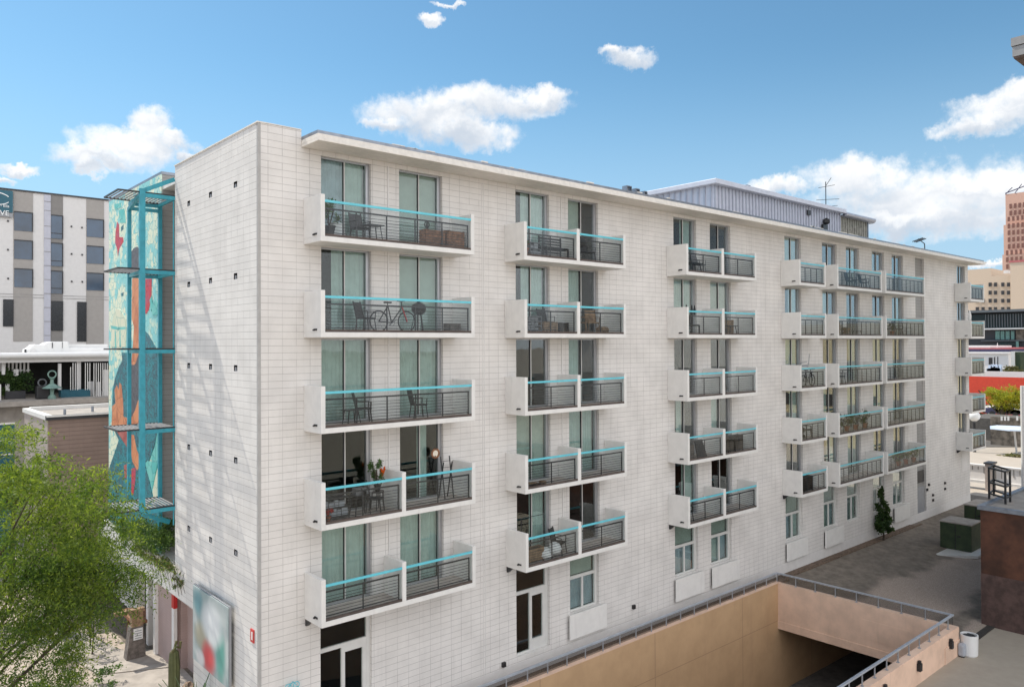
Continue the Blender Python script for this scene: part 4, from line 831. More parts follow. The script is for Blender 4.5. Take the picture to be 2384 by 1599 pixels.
# corner tier, top floor
pot_plant(1.85, -.62, fl(0), .32, 1.15, 'bushy potted plant at the left end of the top balcony nearest the corner', n=520, pot='black_plastic', ph=.35, seed=1)
c = MB(); c.box(2.05, 2.35, -.5, -.2, fl(0), fl(0) + .5); tag(c.build('storage_tub', 'white_plastic', bevel=.02), 'white plastic tub beside the bushy plant on the top corner balcony', 'tub')
chair(3.05, -.30, fl(0), 'dark chair behind the black table on the top corner balcony')
table(3.25, -.72, fl(0), .55, .5, 'black metal table in front of the dark chair on the top corner balcony')
crate(5.45, -.66, fl(0), .75, .55, 'left one of two reddish wooden planter boxes on the top corner balcony')
crate(6.3, -.64, fl(0), .66, .6, 'right one of two reddish wooden planter boxes on the top corner balcony')
q = MB(); q.ring((5.25, -.66, fl(0) + .72), .09, .02, 'y', 16, 5); q.lathe(5.25, -.66, [(.1, fl(0) + .55), (.03, fl(0) + .6), (.03, fl(0) + .66)], 10); q.box(5.22, 5.28, -.67, -.65, fl(0) + .66, fl(0) + .78); tag(q.build('table_fan', 'black_plastic'), 'small black round fan standing on the left wooden planter box', 'fan')
# fifth floor
bicycle(4.0, -.62, fl(1), 'black bicycle parked on the long corner balcony below the top one', 'black_metal')
grill(5.0, -.55, fl(1), 'black kettle grill right of the bicycle on the corner balcony')
chair(3.15, -.45, fl(1), 'black folding chair left of the bicycle on the corner balcony', rz=.5)
crate(6.35, -.5, fl(1), .45, .3, 'low grey crate at the right end of the balcony with the bicycle', 'grey_wood')
chair(3.05, -.45, fl(2), 'left one of two black chairs on the third corner balcony from the top', rz=1.2)
chair(5.05, -.45, fl(2), 'right one of two black chairs on the third corner balcony from the top', rz=1.3)
table(2.6, -.55, fl(2), .5, .42, 'thin-legged black table beside the left chair on the third corner balcony')
# fourth row, left and right bays
pot_plant(3.6, -.35, fl(3) + .55, .26, .95, 'leafy plant with orange flowers on a stand by the fourth corner balcony divider', n=420, flower='orange_flower', pot='black_plastic', ph=.22, seed=2)
table(3.6, -.35, fl(3), .34, .55, 'narrow plant stand under the orange-flowered plant', round_=True)
shelf(2.0, -.6, fl(3), .8, .62, 'black wire rack at the left of the fourth corner balcony', n=3, boxes='grey_plastic')
table(2.85, -.6, fl(3), .6, .6, 'round black table heaped with things on the fourth corner balcony', round_=True)
chair(3.35, -.62, fl(3), 'black wire chair right of the heaped table on the fourth corner balcony', rz=.8)
g = random.Random(5); q = MB(); [q.box(2.65 + g.uniform(0, .35), 2.75 + g.uniform(0, .35), -.7, -.5 + g.uniform(0, .1), fl(3) + .6, fl(3) + .66 + g.uniform(0, .14)) for _ in range(6)]; tag(q.build('clutter_pile', 'wire_grey'), 'heap of small grey things on the round table of the fourth corner balcony', 'clutter')
pot_plant(1.72, -.78, fl(3), .13, .42, 'small red flowering pot at the left front of the fourth corner balcony', leaf='red_flower', n=90, ph=.16, seed=3)
t = thing('folding_rack', 'tall folded metal drying rack at the right end of the fourth corner balcony', 'rack', (6.2, -.4, fl(3))); q = MB()
for x in (6.0, 6.35): q.bar((x, -.55, fl(3)), (x + .05, -.25, fl(3) + 1.35), .03); q.bar((x, -.2, fl(3)), (x - .02, -.5, fl(3) + 1.2), .03)
q.build('frame', 'black_metal', t); q = MB(); [q.bar((6.0, -.5 + i * .04, fl(3) + .2 + i * .2), (6.38, -.5 + i * .04, fl(3) + .2 + i * .2), .015) for i in range(6)]; q.build('rung', 'black_metal', t)
t = thing('wall_mirror', 'small round brown-rimmed mirror hanging above the folded rack', 'mirror', (5.95, -.1, fl(3) + 1.3)); q = MB(); q.ring((5.95, -.1, fl(3) + 1.45), .14, .035, 'y', 20, 6); q.build('rim', 'crate_wood', t, smooth=True); q = MB(); q.prism([(5.95 + .12 * math.cos(a * .5236), -.1, fl(3) + 1.45 + .12 * math.sin(a * .5236)) for a in range(12)], (0, .02, 0)); q.build('glass', 'mirror_glass', t)
# second tier
pot_plant(9.4, -.7, fl(0), .18, .6, 'potted plant with red flowers on the top balcony of the second tier', flower='red_flower', n=160, seed=4)
shelf(10.0, -.5, fl(0), .55, .55, 'small grey shelf on the top left bay of the second tier', 'wire_grey', 3, 'grey_plastic')
bench(10.95, -.6, fl(0), 1.1, 'dark slatted bench on the top left bay of the second tier')
grill(12.35, -.6, fl(0), 'black kettle grill on the top right bay of the second tier')
chair(12.9, -.45, fl(0), 'dark chair beside the grill on the top right bay of the second tier')
shelf(9.7, -.65, fl(1), .8, .6, 'grey wire baskets on the fifth-floor left bay of the second tier', 'wire_grey', 4, 'wire_grey')
crate(10.6, -.6, fl(1), .7, .42, 'brown wooden box on the fifth-floor left bay of the second tier', 'deck_wood')
chair(10.85, -.28, fl(1), 'black high-backed chair behind the brown box on the second tier')
crate(11.3, -.62, fl(1), .4, .4, 'dark wooden box at the bay divider of the second tier', 'bark')
chair(12.45, -.5, fl(1), 'brown wooden deck chair on the fifth-floor right bay of the second tier', 'deck_wood', rz=.7)
chair(13.1, -.5, fl(1), 'second brown wooden deck chair, nearer the rolled mat, on the second tier', 'deck_wood', rz=-.5)
q = MB(); q.tube([(13.2, -.75, fl(1) + .14), (13.75, -.62, fl(1) + .14)], .13, 12); tag(q.build('rolled_mat', 'deck_wood'), 'brown rolled mat lying in front of the wooden deck chairs', 'mat')
q = MB(); g = random.Random(8)
for _ in range(14): x = g.uniform(9.3, 10.2); q.box(x, x + g.uniform(.06, .25), -.8, -.6 + g.uniform(0, .2), fl(3), fl(3) + g.uniform(.03, .12))
tag(q.build('clutter_pile', 'deck_wood'), 'low scatter of brown things on a lower left bay of the second tier', 'clutter')
crate(9.8, -.6, fl(4), .8, .5, 'brown wooden box under dark clutter on the lowest left bay of the second tier', 'deck_wood')
for nm, x, z_, w_, lab in (('storage_bag', 10.35, 0, .3, 'left white bag on the lowest left bay of the second tier'), ('storage_bag', 10.85, .1, .26, 'right white bag on the lowest left bay of the second tier')):
    q = MB(); q.lathe(x, -.65, [(w_ * .7, fl(4) + z_), (w_, fl(4) + z_ + .15), (w_ * .8, fl(4) + z_ + .32), (w_ * .2, fl(4) + z_ + .42)], 9); q.v = [(a + random.uniform(-.03, .03), b, c_ + random.uniform(-.02, .02)) for a, b, c_ in q.v]; tag(q.build(nm, 'white_plastic', smooth=True), lab, 'bag', 'white bags on the balcony')
chair(11.2, -.5, fl(4), 'black chair behind the white bags on the lowest left bay of the second tier', rz=.4)
t = thing('drying_rail', 'thin black drying rail above the lowest left bay of the second tier', 'rail', (9.95, -.1, fl(4) + .9)); q = MB(); q.bar((9.7, -.12, fl(4)), (9.7, -.12, fl(4) + 1.45), .025); q.bar((9.7, -.12, fl(4) + 1.45), (10.75, -.12, fl(4) + 1.45), .02); q.build('frame', 'black_metal', t)
# third tier
shelf(18.95, -.55, fl(0), .5, .85, 'dark shelf on the top left bay of the third tier', n=4, boxes='grey_plastic')
table(19.6, -.6, fl(0), .8, .45, 'low dark table beside the shelf on the top left bay of the third tier')
chair(20.25, -.4, fl(0), 'white-framed chair on the top left bay of the third tier', 'wire_grey')
bench(19.2, -.55, fl(1), 1.15, 'dark slatted bench on the fifth-floor left bay of the third tier')
for i, x in enumerate((19.15, 19.55, 19.75)):
    q = MB(); q.lathe(x, -.5, [(.05, fl(1) + .86), (.06, fl(1) + 1.05), (.02, fl(1) + 1.3)], 8); q.box(x - .03, x + .03, -.4, -.34, fl(1) + .4, fl(1) + .86); tag(q.build('garden_tool', 'black_plastic'), ['black upright tool leftmost of three leaning on the slatted bench', 'black upright tool in the middle of three leaning on the slatted bench', 'black upright tool rightmost of three leaning on the slatted bench'][i], 'tool', 'tools leaning on the bench')
shelf(21.65, -.55, fl(1), .6, .8, 'black rack on the fifth-floor right bay of the third tier', n=5, boxes='black_plastic')
table(22.4, -.6, fl(1), .7, .42, 'low dark table on the fifth-floor right bay of the third tier')
crate(22.5, -.3, fl(1), .75, .7, 'tall brown wooden box at the wall of the third tier', 'deck_wood')
crate(18.95, -.6, fl(3), .65, .6, 'grey wooden crate on the fourth left bay of the third tier', 'grey_wood')
q = MB(); q.prism([(19.5, -.8, fl(3)), (20.2, -.8, fl(3)), (20.1, -.6, fl(3) + .75), (19.55, -.6, fl(3) + .75)], (0, .05, 0)); tag(q.build('leaning_board', 'black_plastic'), 'dark board leaning behind the rail beside the grey crate', 'board')
for i, x in enumerate((21.75, 22.35, 22.95)): crate(x, -.55, fl(3), .5, .72, ['leftmost of three dark pallets on the fourth right bay of the third tier', 'middle of three dark pallets on the fourth right bay of the third tier', 'rightmost of three dark pallets on the fourth right bay of the third tier'][i], 'bark')
chair(18.95, -.55, fl(4), 'black stool-like chair on the lowest left bay of the third tier')
chair(21.7, -.45, fl(2), 'dark chair on the third right bay of the third tier')
# fourth tier single balconies
bicycle(29.6, -.6, fl(2), 'black bicycle on the middle single balcony of the fourth tier', 'black_metal', .95)
t = thing('exercise_frame', 'silver exercise frame standing above the rail of the middle single balcony', 'exercise frame', (29.2, -.3, fl(2))); q = MB(); q.bar((28.6, -.4, fl(2)), (29.3, -.4, fl(2) + 1.25), .05); q.bar((29.3, -.4, fl(2) + 1.25), (29.9, -.4, fl(2) + 1.3), .05); q.bar((30.1, -.4, fl(2) + 1.15), (30.2, -.4, fl(2) + 1.7), .03); q.build('frame', 'aluminium', t)
q = MB(); q.box(28.7, 29.9, -.5, -.25, fl(2) + 1.05, fl(2) + 1.12); q.build('pad', 'grey_plastic', t)
chair(29.7, -.5, fl(3), 'black chair on the fourth single balcony from the top', rz=.6)
shelf(28.9, -.55, fl(3), .6, .7, 'dark rack beside the black chair on the fourth single balcony', n=3, boxes='black_plastic')
crate(29.2, -.6, fl(4), .9, .75, 'dark louvred box on the lowest single balcony', 'bark')
# double tier at the far end
chair(34.9, -.5, fl(0), 'dark chair on the top left balcony of the far double tier'); chair(36.6, -.5, fl(0), 'dark chair near the divider of the top left balcony in the far double tier', rz=.7)
table(35.8, -.55, fl(0), .7, .55, 'dark table between the two chairs of the top left far balcony')
q = MB(); q.lathe(32.7, -.6, [(.12, fl(0)), (.1, fl(0) + .3), (.04, fl(0) + .5)], 10); q.box(32.66, 32.74, -.64, -.56, fl(0) + .5, fl(0) + .75); tag(q.build('watering_can', 'black_plastic'), 'black watering can at the left end of the top left far balcony', 'watering can')
shelf(32.9, -.55, fl(1), .8, .75, 'brown-boxed shelf at the left of the second far balcony', 'grey_wood', 4, 'deck_wood'); shelf(34.0, -.6, fl(1), .5, .45, 'short brown shelf beside the taller one on the second far balcony', 'grey_wood', 3, 'deck_wood')
table(35.6, -.5, fl(1), .6, .3, 'low dark table in the middle of the second far balcony')
pot_plant(38.75, -.55, fl(1), .3, 1.1, 'tall dark plant at the left end of the second right far balcony', leaf='dark_leaf', n=380, seed=7)
pot_plant(40.3, -.55, fl(1), .2, .75, 'small dark plant between the chairs of the second right far balcony', leaf='dark_leaf', n=200, seed=8)
chair(39.6, -.5, fl(1), 'black chair left of the small plant on the second right far balcony'); chair(41.3, -.5, fl(1), 'black chair right of the small plant on the second right far balcony')
shelf(42.6, -.5, fl(1), .9, .5, 'white-boxed shelf at the right end of the second right far balcony', 'wire_grey', 3, 'white_plastic')
for i, x in enumerate((32.9, 34.0, 35.1, 36.3)): pot_plant(x, -.6, fl(3), .48, .95, ['leftmost', 'second', 'third', 'rightmost'][i] + ' bush of the hedge on the fourth left far balcony', leaf='dark_leaf', n=420, seed=40 + i)
for i, x in enumerate((40.9, 42.0, 43.2)): pot_plant(x, -.6, fl(4), .42, .85, ['leftmost', 'middle', 'rightmost'][i] + ' green bush on the lowest right far balcony', leaf='pot_leaf', n=340, seed=50 + i)
chair(33.4, -.5, fl(2), 'dark chair on the third left far balcony'); chair(53.4, -.5, fl(2), 'dark chair on the third end balcony past the blank wall')
q = MB(); q.lathe(53.0, -.8, [(.1, fl(1) + 1.2), (.12, fl(1) + 1.5), (.03, fl(1) + 1.9)], 8); q.bar((53, -.8, fl(1)), (53, -.8, fl(1) + 1.2), .05); tag(q.build('garden_ornament', 'white_plastic'), 'white garden ornament on a stake on the second end balcony', 'ornament')
# ------------------------------------------------------------------ alley furniture
def alley():
    mat('ubox_green', (.018, .035, .015), .6, scale=2.2, dirt=.4, col2=(.04, .062, .025)); mat('rust_brown', (.135, .052, .028), .7, var=.35, scale=.8, dirt=.5); mat('corten_low', (.11, .065, .055), .8, var=.25)
    for i, (x, y, w, d, h, lab) in enumerate(((41.9, -3.75, 1.7, 1.7, 1.65, 'nearer dark green utility box on a concrete pad in the alley'), (49.3, -2.6, 2.4, 1.4, 1.35, 'farther dark green utility box behind the nearer one'), (47.0, -4.4, 1.2, 1.2, 1.3, 'dark green utility box half hidden behind the rust-brown building'))):
        z = gz(y); t = thing('utility_box', lab, 'utility box', (x, y, z), 'green utility boxes in the alley')
        b = MB(); b.box(x - w / 2, x + w / 2, y - d / 2, y + d / 2, z + .06, z + h - .05); b.build('cabinet', 'ubox_green', t, bevel=.03)
        b = MB(); b.box(x - w / 2 - .04, x + w / 2 + .04, y - d / 2 - .04, y + d / 2 + .04, z + h - .05, z + h + .03); b.build('cabinet_top', 'pale_concrete', t, bevel=.02)
        b = MB(); b.box(x - w / 2 - .02, x - w / 2, y - .02, y + .02, z + .15, z + h - .1); b.box(x - w / 2 - .03, x - w / 2, y - .3, y - .1, z + h * .5, z + h * .56); b.build('door_seam', 'black_plastic', t)
        if i == 0: p = MB(); p.prism([(x - w / 2 - 1.9, y + .3, z - .1), (x - w / 2 - .5, y - d / 2 - .5, z - .1), (x + w / 2 + .4, y - d / 2 - .5, z - .1), (x + w / 2 + .4, y + d / 2 + .5, z - .1), (x - w / 2 - .7, y + d / 2 + .6, z - .1)], (0, 0, .15)); p.build('concrete_pad', 'alu_white', t)
    mat('meter_grey', (.42, .45, .50), .5); c = at(2253, 1526, 2, -12.95); x, y = c.x + .14, c.y - .02; z = -12.95; t = thing('litter_bin', 'round white bin with a dark top opening beside the ramp parapet', 'bin', (x, y, z))
    b = MB(); b.lathe(x, y, [(.28, z), (.31, z + .05), (.33, z + .8), (.33, z + .86), (.28, z + .86), (.27, z + .78)], 24); b.build('drum', 'white_plastic', t, smooth=False)
    b = MB(); b.lathe(x, y, [(.26, z + .74), (.26, z + .80)], 20); b.box(x - .18, x + .18, y - .12, y + .12, z + .8, z + .84); b.build('liner', 'black_plastic', t)
    c = at(2223, 1524, 2, -12.95); t = thing('meter_box', 'small rounded grey box at the outer corner of the ramp parapet', 'meter box', (c.x, c.y, -12.95)); b = MB(); c = Vector((26.0, -9.07, 0)); b.box(c.x - .14, c.x + .14, c.y - .13, c.y + .13, -12.92, -12.40); b.build('casing', 'meter_grey', t, bevel=.07); b = MB(); b.box(c.x - .1, c.x + .05, c.y - .1, c.y + .1, -12.95, -12.92); b.build('foot', 'dark_metal', t)
    # rust-brown building at the right
    t = thing('brown_building', 'low rust-brown building with a pale roof edge at the right of the alley', 'building', (36, -14, -13.2)); X, Yy, Z = 30.6, -8.36, -7.55
    b = MB(); b.box(X, 44, -24, Yy, -13.3, Z - .14); b.build('wall', 'rust_brown', t)
    b = MB(); b.box(X - .03, X, -24, Yy, -13.3, -10.6); b.build('lower_cladding', 'corten_low', t)
    b = MB(); b.box(X - .12, X + .12, -24, Yy + .1, Z - .14, Z + .04); b.box(X + .12, 44, Yy - .14, Yy + .1, Z - .14, Z + .04); b.build('roof_edge', 'galvanised', t)
    b = MB(); b.box(X + .12, 44, -24, Yy - .14, Z - .13, Z - .06); b.build('roof_deck', 'pale_concrete', t)
    b = MB(); b.box(X - .05, X - .031, -10.6, -10.5, -12.8, -10.7); b.build('drain_pipe', 'dark_metal', t)
    t = thing('steel_rack', 'black open square-tube rack standing on the edge of the brown building roof', 'rack', (32.5, -8.8, Z))
    zb = Z - .05; H = 1.5; c4 = [tuple(at(a_, b_, 2, zb))[:2] for a_, b_ in ((2303, 1161), (2314, 1154), (2341, 1173), (2352, 1168))]
    for x, y in c4: b = MB(); b.bar((x, y, zb), (x, y, zb + H), .08); b.build('upright', 'black_metal', t)
    for h_ in (.28, .8, H):
        for i, j in ((0, 1), (2, 3), (0, 2), (1, 3)): b = MB(); b.bar((*c4[i], zb + h_), (*c4[j], zb + h_), .07); b.build('crossbar', 'black_metal', t)
    # the tall neighbour whose eave enters the frame at the top right
    mat('eave_panel', (.30, .30, .30), .6, var=.06); mat('soffit_brown', (.14, .10, .085), .8, var=.2)
    c = at(2357, 133, 2, 12.2); t = thing('neighbouring_building', 'tall neighbour showing only a grey roof corner with brown soffit at the top right', 'building', (c.x + 10, c.y - 8, -13))
    b = MB(); b.box(c.x, c.x + 20, c.y - 14, c.y, 12.2, 12.62); b.box(c.x - .04, c.x + 20, c.y - 14, c.y + .04, 12.65, 13.0); b.build('roof_eave', 'eave_panel', t)
    b = MB(); b.box(c.x + .04, c.x + 20, c.y - 14, c.y - .04, 12.12, 12.2); b.build('soffit', 'soffit_brown', t)
    b = MB(); b.box(c.x + 5.5, c.x + 20, c.y - 14, c.y - 5.5, -12.5, 12.12); b.build('wall', 'smooth_render', t)
alley()
# ------------------------------------------------------------------ background on the left
def left_bg():
    mat('bg_light', (.68, .67, .66), .8, var=.03); mat('bg_grey', (.36, .34, .32), .8, var=.04); mat('bg_dark', (.24, .23, .22), .8, var=.05); mat('bg_blue', (.50, .51, .58), .7, var=.04)
    mat('bg_glass', (.04, .085, .15), .08, var=.3, scale=.3, spec=.9); mat('bg_dglass', (.012, .016, .022), .15); mat('sign_teal', (.015, .11, .16), .4, var=.1); mat('sign_white', (.85, .88, .88), .5, var=0); mat('verdigris', (.22, .34, .29), .7, var=.15); mat('bg_joint', (.30, .29, .29), .9)
    t = thing('hotel_building', 'large white and grey panelled building with blue windows far behind on the left', 'building', (0, 78, -12)); Yb = 70.0
    Z = lambda x, y: at(x * .3827, 400 + y * .3827, 1, Yb)
    top = Z(0, 97).z; xr = Z(672, 165).x
    b = MB(); b.box(-30, xr, Yb, Yb + 18, -12, top - .15); b.build('wall', 'bg_light', t)
    b = MB(); b.box(-30, xr + .1, Yb - .15, Yb + 18, top - .15, top); b.build('roof_edge', 'dark_trim', t)
    def pan(x0, x1, y0, y1, m, name, th=.06, sink=0):
        p = Z(x0, y0); q = Z(x1, y0); r = Z(x0, y1)
        b = MB(); b.box(p.x, q.x, Yb - th - sink, Yb - .002, r.z, min(p.z, top - .2)); return b.build(name, m, t)
    pan(82, 200, 100, 1030, 'bg_grey', 'grey_panel'); pan(268, 308, 125, 1040, 'bg_blue', 'blue_panel', .1); pan(308, 383, 130, 1060, 'bg_dark', 'dark_panel', .04); pan(525, 632, 150, 1080, 'bg_grey', 'grey_panel')
    b = MB()
    for y in (180, 235, 330, 405, 485, 570, 655, 740, 825, 910, 995): p = Z(268, y); q = Z(308, y); b.box(p.x, q.x, Yb - .125, Yb - .102, p.z - .03, p.z + .03)
    for y in (740, 757): p = Z(0, y); b.box(-20, xr, Yb - .07, Yb - .062, p.z - .04, p.z)
    b.build('panel_joint', 'bg_joint', t)
    for x0, x1, y0, y1, m in ((85, 200, 240, 357, 'bg_glass'), (85, 200, 412, 529, 'bg_glass'), (86, 201, 586, 701, 'bg_glass'), (310, 383, 261, 405, 'bg_glass'), (310, 383, 430, 573, 'bg_glass'), (310, 383, 600, 740, 'bg_glass'),
                              (526, 632, 283, 395, 'bg_glass'), (526, 632, 448, 557, 'bg_glass'), (526, 632, 612, 720, 'bg_glass'), (18, 82, 775, 940, 'bg_dglass'), (311, 383, 785, 966, 'bg_dglass'), (468, 525, 790, 1032, 'bg_dglass')):
        p = Z(x0, y0); q = Z(x1, y0); r = Z(x0, y1); b = MB(); b.box(p.x, q.x, Yb - .11, Yb - .065, r.z, p.z); w = b.build('window', m, t)
        b = MB(); b.box(p.x, q.x, Yb - .15, Yb - .112, p.z - .1, p.z); b.box(q.x - .1, q.x, Yb - .15, Yb - .112, r.z, p.z - .1); b.build('window_frame', 'dark_trim', w)
        if m == 'bg_glass' and x0 == 310: b = MB(); b.box(p.x, q.x - .1, Yb - .13, Yb - .112, r.z + .5, r.z + .58); b.build('transom', 'dark_trim', w)
    for x, y in ((434, 333), (498, 340), (435, 500), (499, 505), (436, 667), (500, 669), (48, 300), (48, 474), (49, 649)): p = Z(x, y); b = MB(); b.box(p.x - .07, p.x + .07, Yb - .1, Yb - .002, p.z - .08, p.z + .08); b.build('wall_spout', 'dark_trim', t)
    s = thing('hotel_sign', 'dark teal square sign with a large white curved letter on the left building', 'sign', (Z(30, 200).x, Yb - .2, Z(30, 280).z)); p = Z(-60, 100); q = Z(75, 280); m_ = Z(0, 245)
    b = MB(); b.box(p.x, q.x, Yb - .3, Yb - .08, m_.z, p.z - .1); b.build('sign_board', 'sign_teal', s); b = MB(); b.box(p.x, q.x, Yb - .3, Yb - .08, q.z, m_.z - .05); b.build('sign_strip', 'grey_plastic', s)
    b = MB()
    cx, cz = Z(50, 160).x - 1.2, Z(5, 168).z
    pts = [(cx + 1.3 * math.cos(a), Yb - .34, cz + .62 * math.sin(a)) for a in np.linspace(.43, 2 * math.pi - .43, 30)]
    for i in range(len(pts) - 1): b.bar(pts[i], pts[i + 1], .06, .13 - .05 * abs(i - 12) / 12)
    b.build('curved_letter', 'sign_white', s)
    def txt(body, x, z, size, name, m='sign_white'):
        c = bpy.data.curves.new(name, 'FONT'); c.body = body; c.size = size; c.extrude = .02; c.align_x = 'RIGHT'; c.materials.append(MATS[m]); o = bpy.data.objects.new(name, c); COL.objects.link(o); bpy.context.view_layer.update(); dg = bpy.context.evaluated_depsgraph_get(); me = bpy.data.meshes.new_from_object(o.evaluated_get(dg)); bpy.data.objects.remove(o)
        me.name = name; o = bpy.data.objects.new(name, me); COL.objects.link(o); o.rotation_euler = (math.pi / 2, 0, 0); place(o, (x, Yb - .34, z), s)
    txt('ero - Ella', Z(53, 218).x, Z(53, 221).z, .38, 'small_lettering'); txt('CTMVE', Z(53, 262).x, Z(53, 271).z, .72, 'large_lettering')
    # pavilion with a round white roof edge and slatted screens
    t = thing('pavilion', 'open white-roofed pavilion with pale slats and a dark interior left of the mural', 'pavilion', (3, 42, -12)); Yp = 40.0
    Q = lambda x, y: at(x * .1531, 770 + y * .1531, 1, Yp)
    z1, z0 = Q(0, 350).z, Q(0, 455).z
    b = MB(); b.box(-14, 9, Yp, Yp + 9, z0 + .12, z1 - .02); b.tube([(-14, Yp, (z0 + z1) / 2 + .1), (9, Yp, (z0 + z1) / 2 + .1)], (z1 - z0) * .42, 12); b.box(-14, 9, Yp - .05, Yp + 1, z1 - .08, z1); b.build('roof', 'white_plastic', t)
    b = MB(); b.box(-14, 9, Yp + .3, Yp + .6, z0 - .15, z0 + .12); b.build('roof_beam', 'bg_light', t)
    b = MB(); b.box(-14, 9, Yp + 7, Yp + 7.2, -12, z0 + .1); b.build('back_wall', 'interior_dark', t)
    fz = Q(0, 1060).z
    b = MB(); b.box(-14, 9, Yp - 1.5, Yp + 7, fz - .35, fz); b.box(-14, 9, Yp - .5, Yp + 7, -12, fz - .35); b.build('terrace_floor', 'pale_concrete', t)
    for x0, x1, y0, y1 in ((1205, 1265, 470, 970), (60, 105, 480, 670), (915, 960, 500, 900), (1400, 1490, 780, 1060), (1500, 1545, 780, 1000), (130, 190, 820, 1050), (0, 35, 820, 1060), (250, 325, 590, 690), (1595, 1670, 595, 1060)):
        a = Q(x0, y0); c = Q(x1, y1); d = Yp + random.uniform(.3, 1.2); b = MB(); b.box(a.x, c.x, d, d + .25, c.z, a.z); b.build('column', 'white_paint' if x0 > 1500 else 'bg_light', t)
    b = MB()
    for x in list(range(1075, 1200, 36)) + list(range(1300, 1400, 34)) + list(range(1430, 1640, 34)): a = Q(x, 490 + (60 if x < 1100 else 0)); c = Q(x + 9, 900 + (150 if x > 1420 else 0)); b.box(a.x, c.x, Yp + .1, Yp + .16, c.z, a.z)
    b.build('slatted_screen', 'white_paint', t)
    b = MB()
    for x in range(0, 520, 60): a = Q(x, 490); c = Q(x + 26, 665); b.box(a.x, c.x, Yp + 1.5, Yp + 1.6, c.z, a.z)
    a = Q(330, 600); c = Q(520, 618); b.box(a.x, c.x, Yp + 1.4, Yp + 1.7, c.z, a.z); b.build('balustrade', 'bg_light', t)
    a = Q(940, 905); c = Q(1390, 1030); b = MB(); b.box(a.x, c.x, Yp + .3, Yp + 1.0, c.z, a.z); b.build('counter', 'sign_teal', t)
    a = Q(120, 930); c = Q(430, 1040); b = MB(); b.box(a.x, c.x, Yp + 1, Yp + 1.4, c.z, a.z); b.build('dark_planter', 'dark_trim', t)
    tag(leaves('pavilion_shrub', [((Q(120, 0).x + Q(420, 0).x) / 2, Yp + 1.2, Q(0, 800).z, 1.2, .4, .9, 1800)], ['vine_leaf', 'dark_leaf'], .16, seed=60), 'green shrub seen through the left opening of the pavilion', 'shrub')
    f = thing('garden_fountain', 'pale green tiered fountain ornament in front of the dark pavilion', 'fountain', (Q(770, 1060).x, Yp - .6, fz)); x = Q(765, 0).x
    b = MB(); b.lathe(x, Yp - .6, [(.25, fz), (.25, fz + .15), (.12, fz + .3), (.14, fz + .7)], 14); b.build('pedestal', 'verdigris', f)
    b = MB(); b.lathe(x, Yp - .6, [(.62, fz + .72), (.55, fz + .78), (.1, fz + 1.05)], 16); b.build('basin', 'verdigris', f)
    b = MB(); b.lathe(x, Yp - .6, [(.12, fz + 1.05), (.1, fz + 1.3), (.2, fz + 1.4)], 12); b.ring((x, Yp - .6, fz + 1.66), .24, .045, 'y', 18, 6); b.build('ring_top', 'verdigris', f)
    f = thing('ring_chair', 'black chair with a pale round back beside the fountain', 'chair', (Q(635, 0).x, Yp - .4, fz)); x = Q(635, 0).x
    b = MB(); b.ring((x, Yp - .2, fz + 1.1), .24, .05, 'y', 18, 6); b.build('backrest', 'alu_dark', f); b = MB(); b.box(x - .4, x + .4, Yp - .6, Yp, fz + .0, fz + .9); b.build('seat', 'black_plastic', f, bevel=.08)
    # white rounded mechanical unit on the pavilion roof
    u = thing('rounded_roof_unit', 'long white rounded unit lying on the pavilion roof', 'roof unit', (5, Yp + 2, z1)); U = lambda x, y: at(x * .1531, 770 + y * .1531, 1, Yp + 1.5)
    poly = [(400, 345), (400, 285), (450, 262), (520, 205), (660, 212), (720, 175), (790, 165), (1045, 165), (1055, 262), (1680, 262), (1680, 345)]
    q = [U(*p_) for p_ in poly]; b = MB(); b.prism(q, (0, 1.6, 0)); b.build('casing', 'white_plastic', u, bevel=.06)
    a = U(1065, 205); c = U(1680, 262); b = MB(); b.box(a.x, c.x, Yp + 2.3, Yp + 3.2, c.z, a.z); b.build('ribbed_cover', 'white_plastic', u)
    
    for x0, x1, y0, y1 in ((790, 802, 180, 262), (945, 950, 170, 262), (370, 400, 280, 345)): b = MB(); a = U(x0, y0); c = U(x1, y1); b.box(a.x, c.x, Yp + 1.46, Yp + 1.5, c.z, a.z); b.build('dark_slot', 'dark_trim', u)
    b = MB(); q = [U(*p_) for p_ in ((455, 345), (470, 290), (515, 258), (552, 290), (558, 345))]; b.prism([Vector((v.x, Yp + 1.45, v.z)) for v in q], (0, .045, 0)); b.build('hatch', 'bg_light', u)
    # brown brick box in front of it
    t = thing('brick_service_building', 'windowless brown brick box with white coping left of the mural', 'building', (1.5, 23, -12)); xa = -1.45; ya = 20.0; za = -3.32
    b = MB(); b.box(xa, 8, ya, 25.8, -12, za - .1); b.build('brick_wall', 'brown_brick', t)
    b = MB(); b.box(xa - .04, xa - .003, ya + .05, 25.8, -12, za - .1); b.build('side_wall', 'pale_lit_brick', t)  # thin paler skin carrying the sunlit look of this side in its colour
    b = MB(); b.box(xa - .1, 8, ya - .1, ya + .2, za - .1, za + .1, 1); b.box(xa - .1, xa + .2, ya + .2, 26, za - .1, za + .1); b.box(xa + .2, 8, 25.7, 26, za - .1, za + .15); b.box(xa - .11, 8, ya - .13, ya - .1, za + .04, za + .1); b.build('coping', ['white_paint', 'dark_trim'], t)
    b = MB(); b.box(xa + .2, 8, ya + .2, 25.7, za - .1, za - .04); b.build('roof_deck', 'pale_concrete', t)
    for x, y in ((-.5, 21.5), (1.0, 22.8), (2.4, 22.2)): b = MB(); b.tube([(x, y, za - .04), (x, y, za + .25)], .06, 8); b.build('roof_pipe', 'galvanised', t)
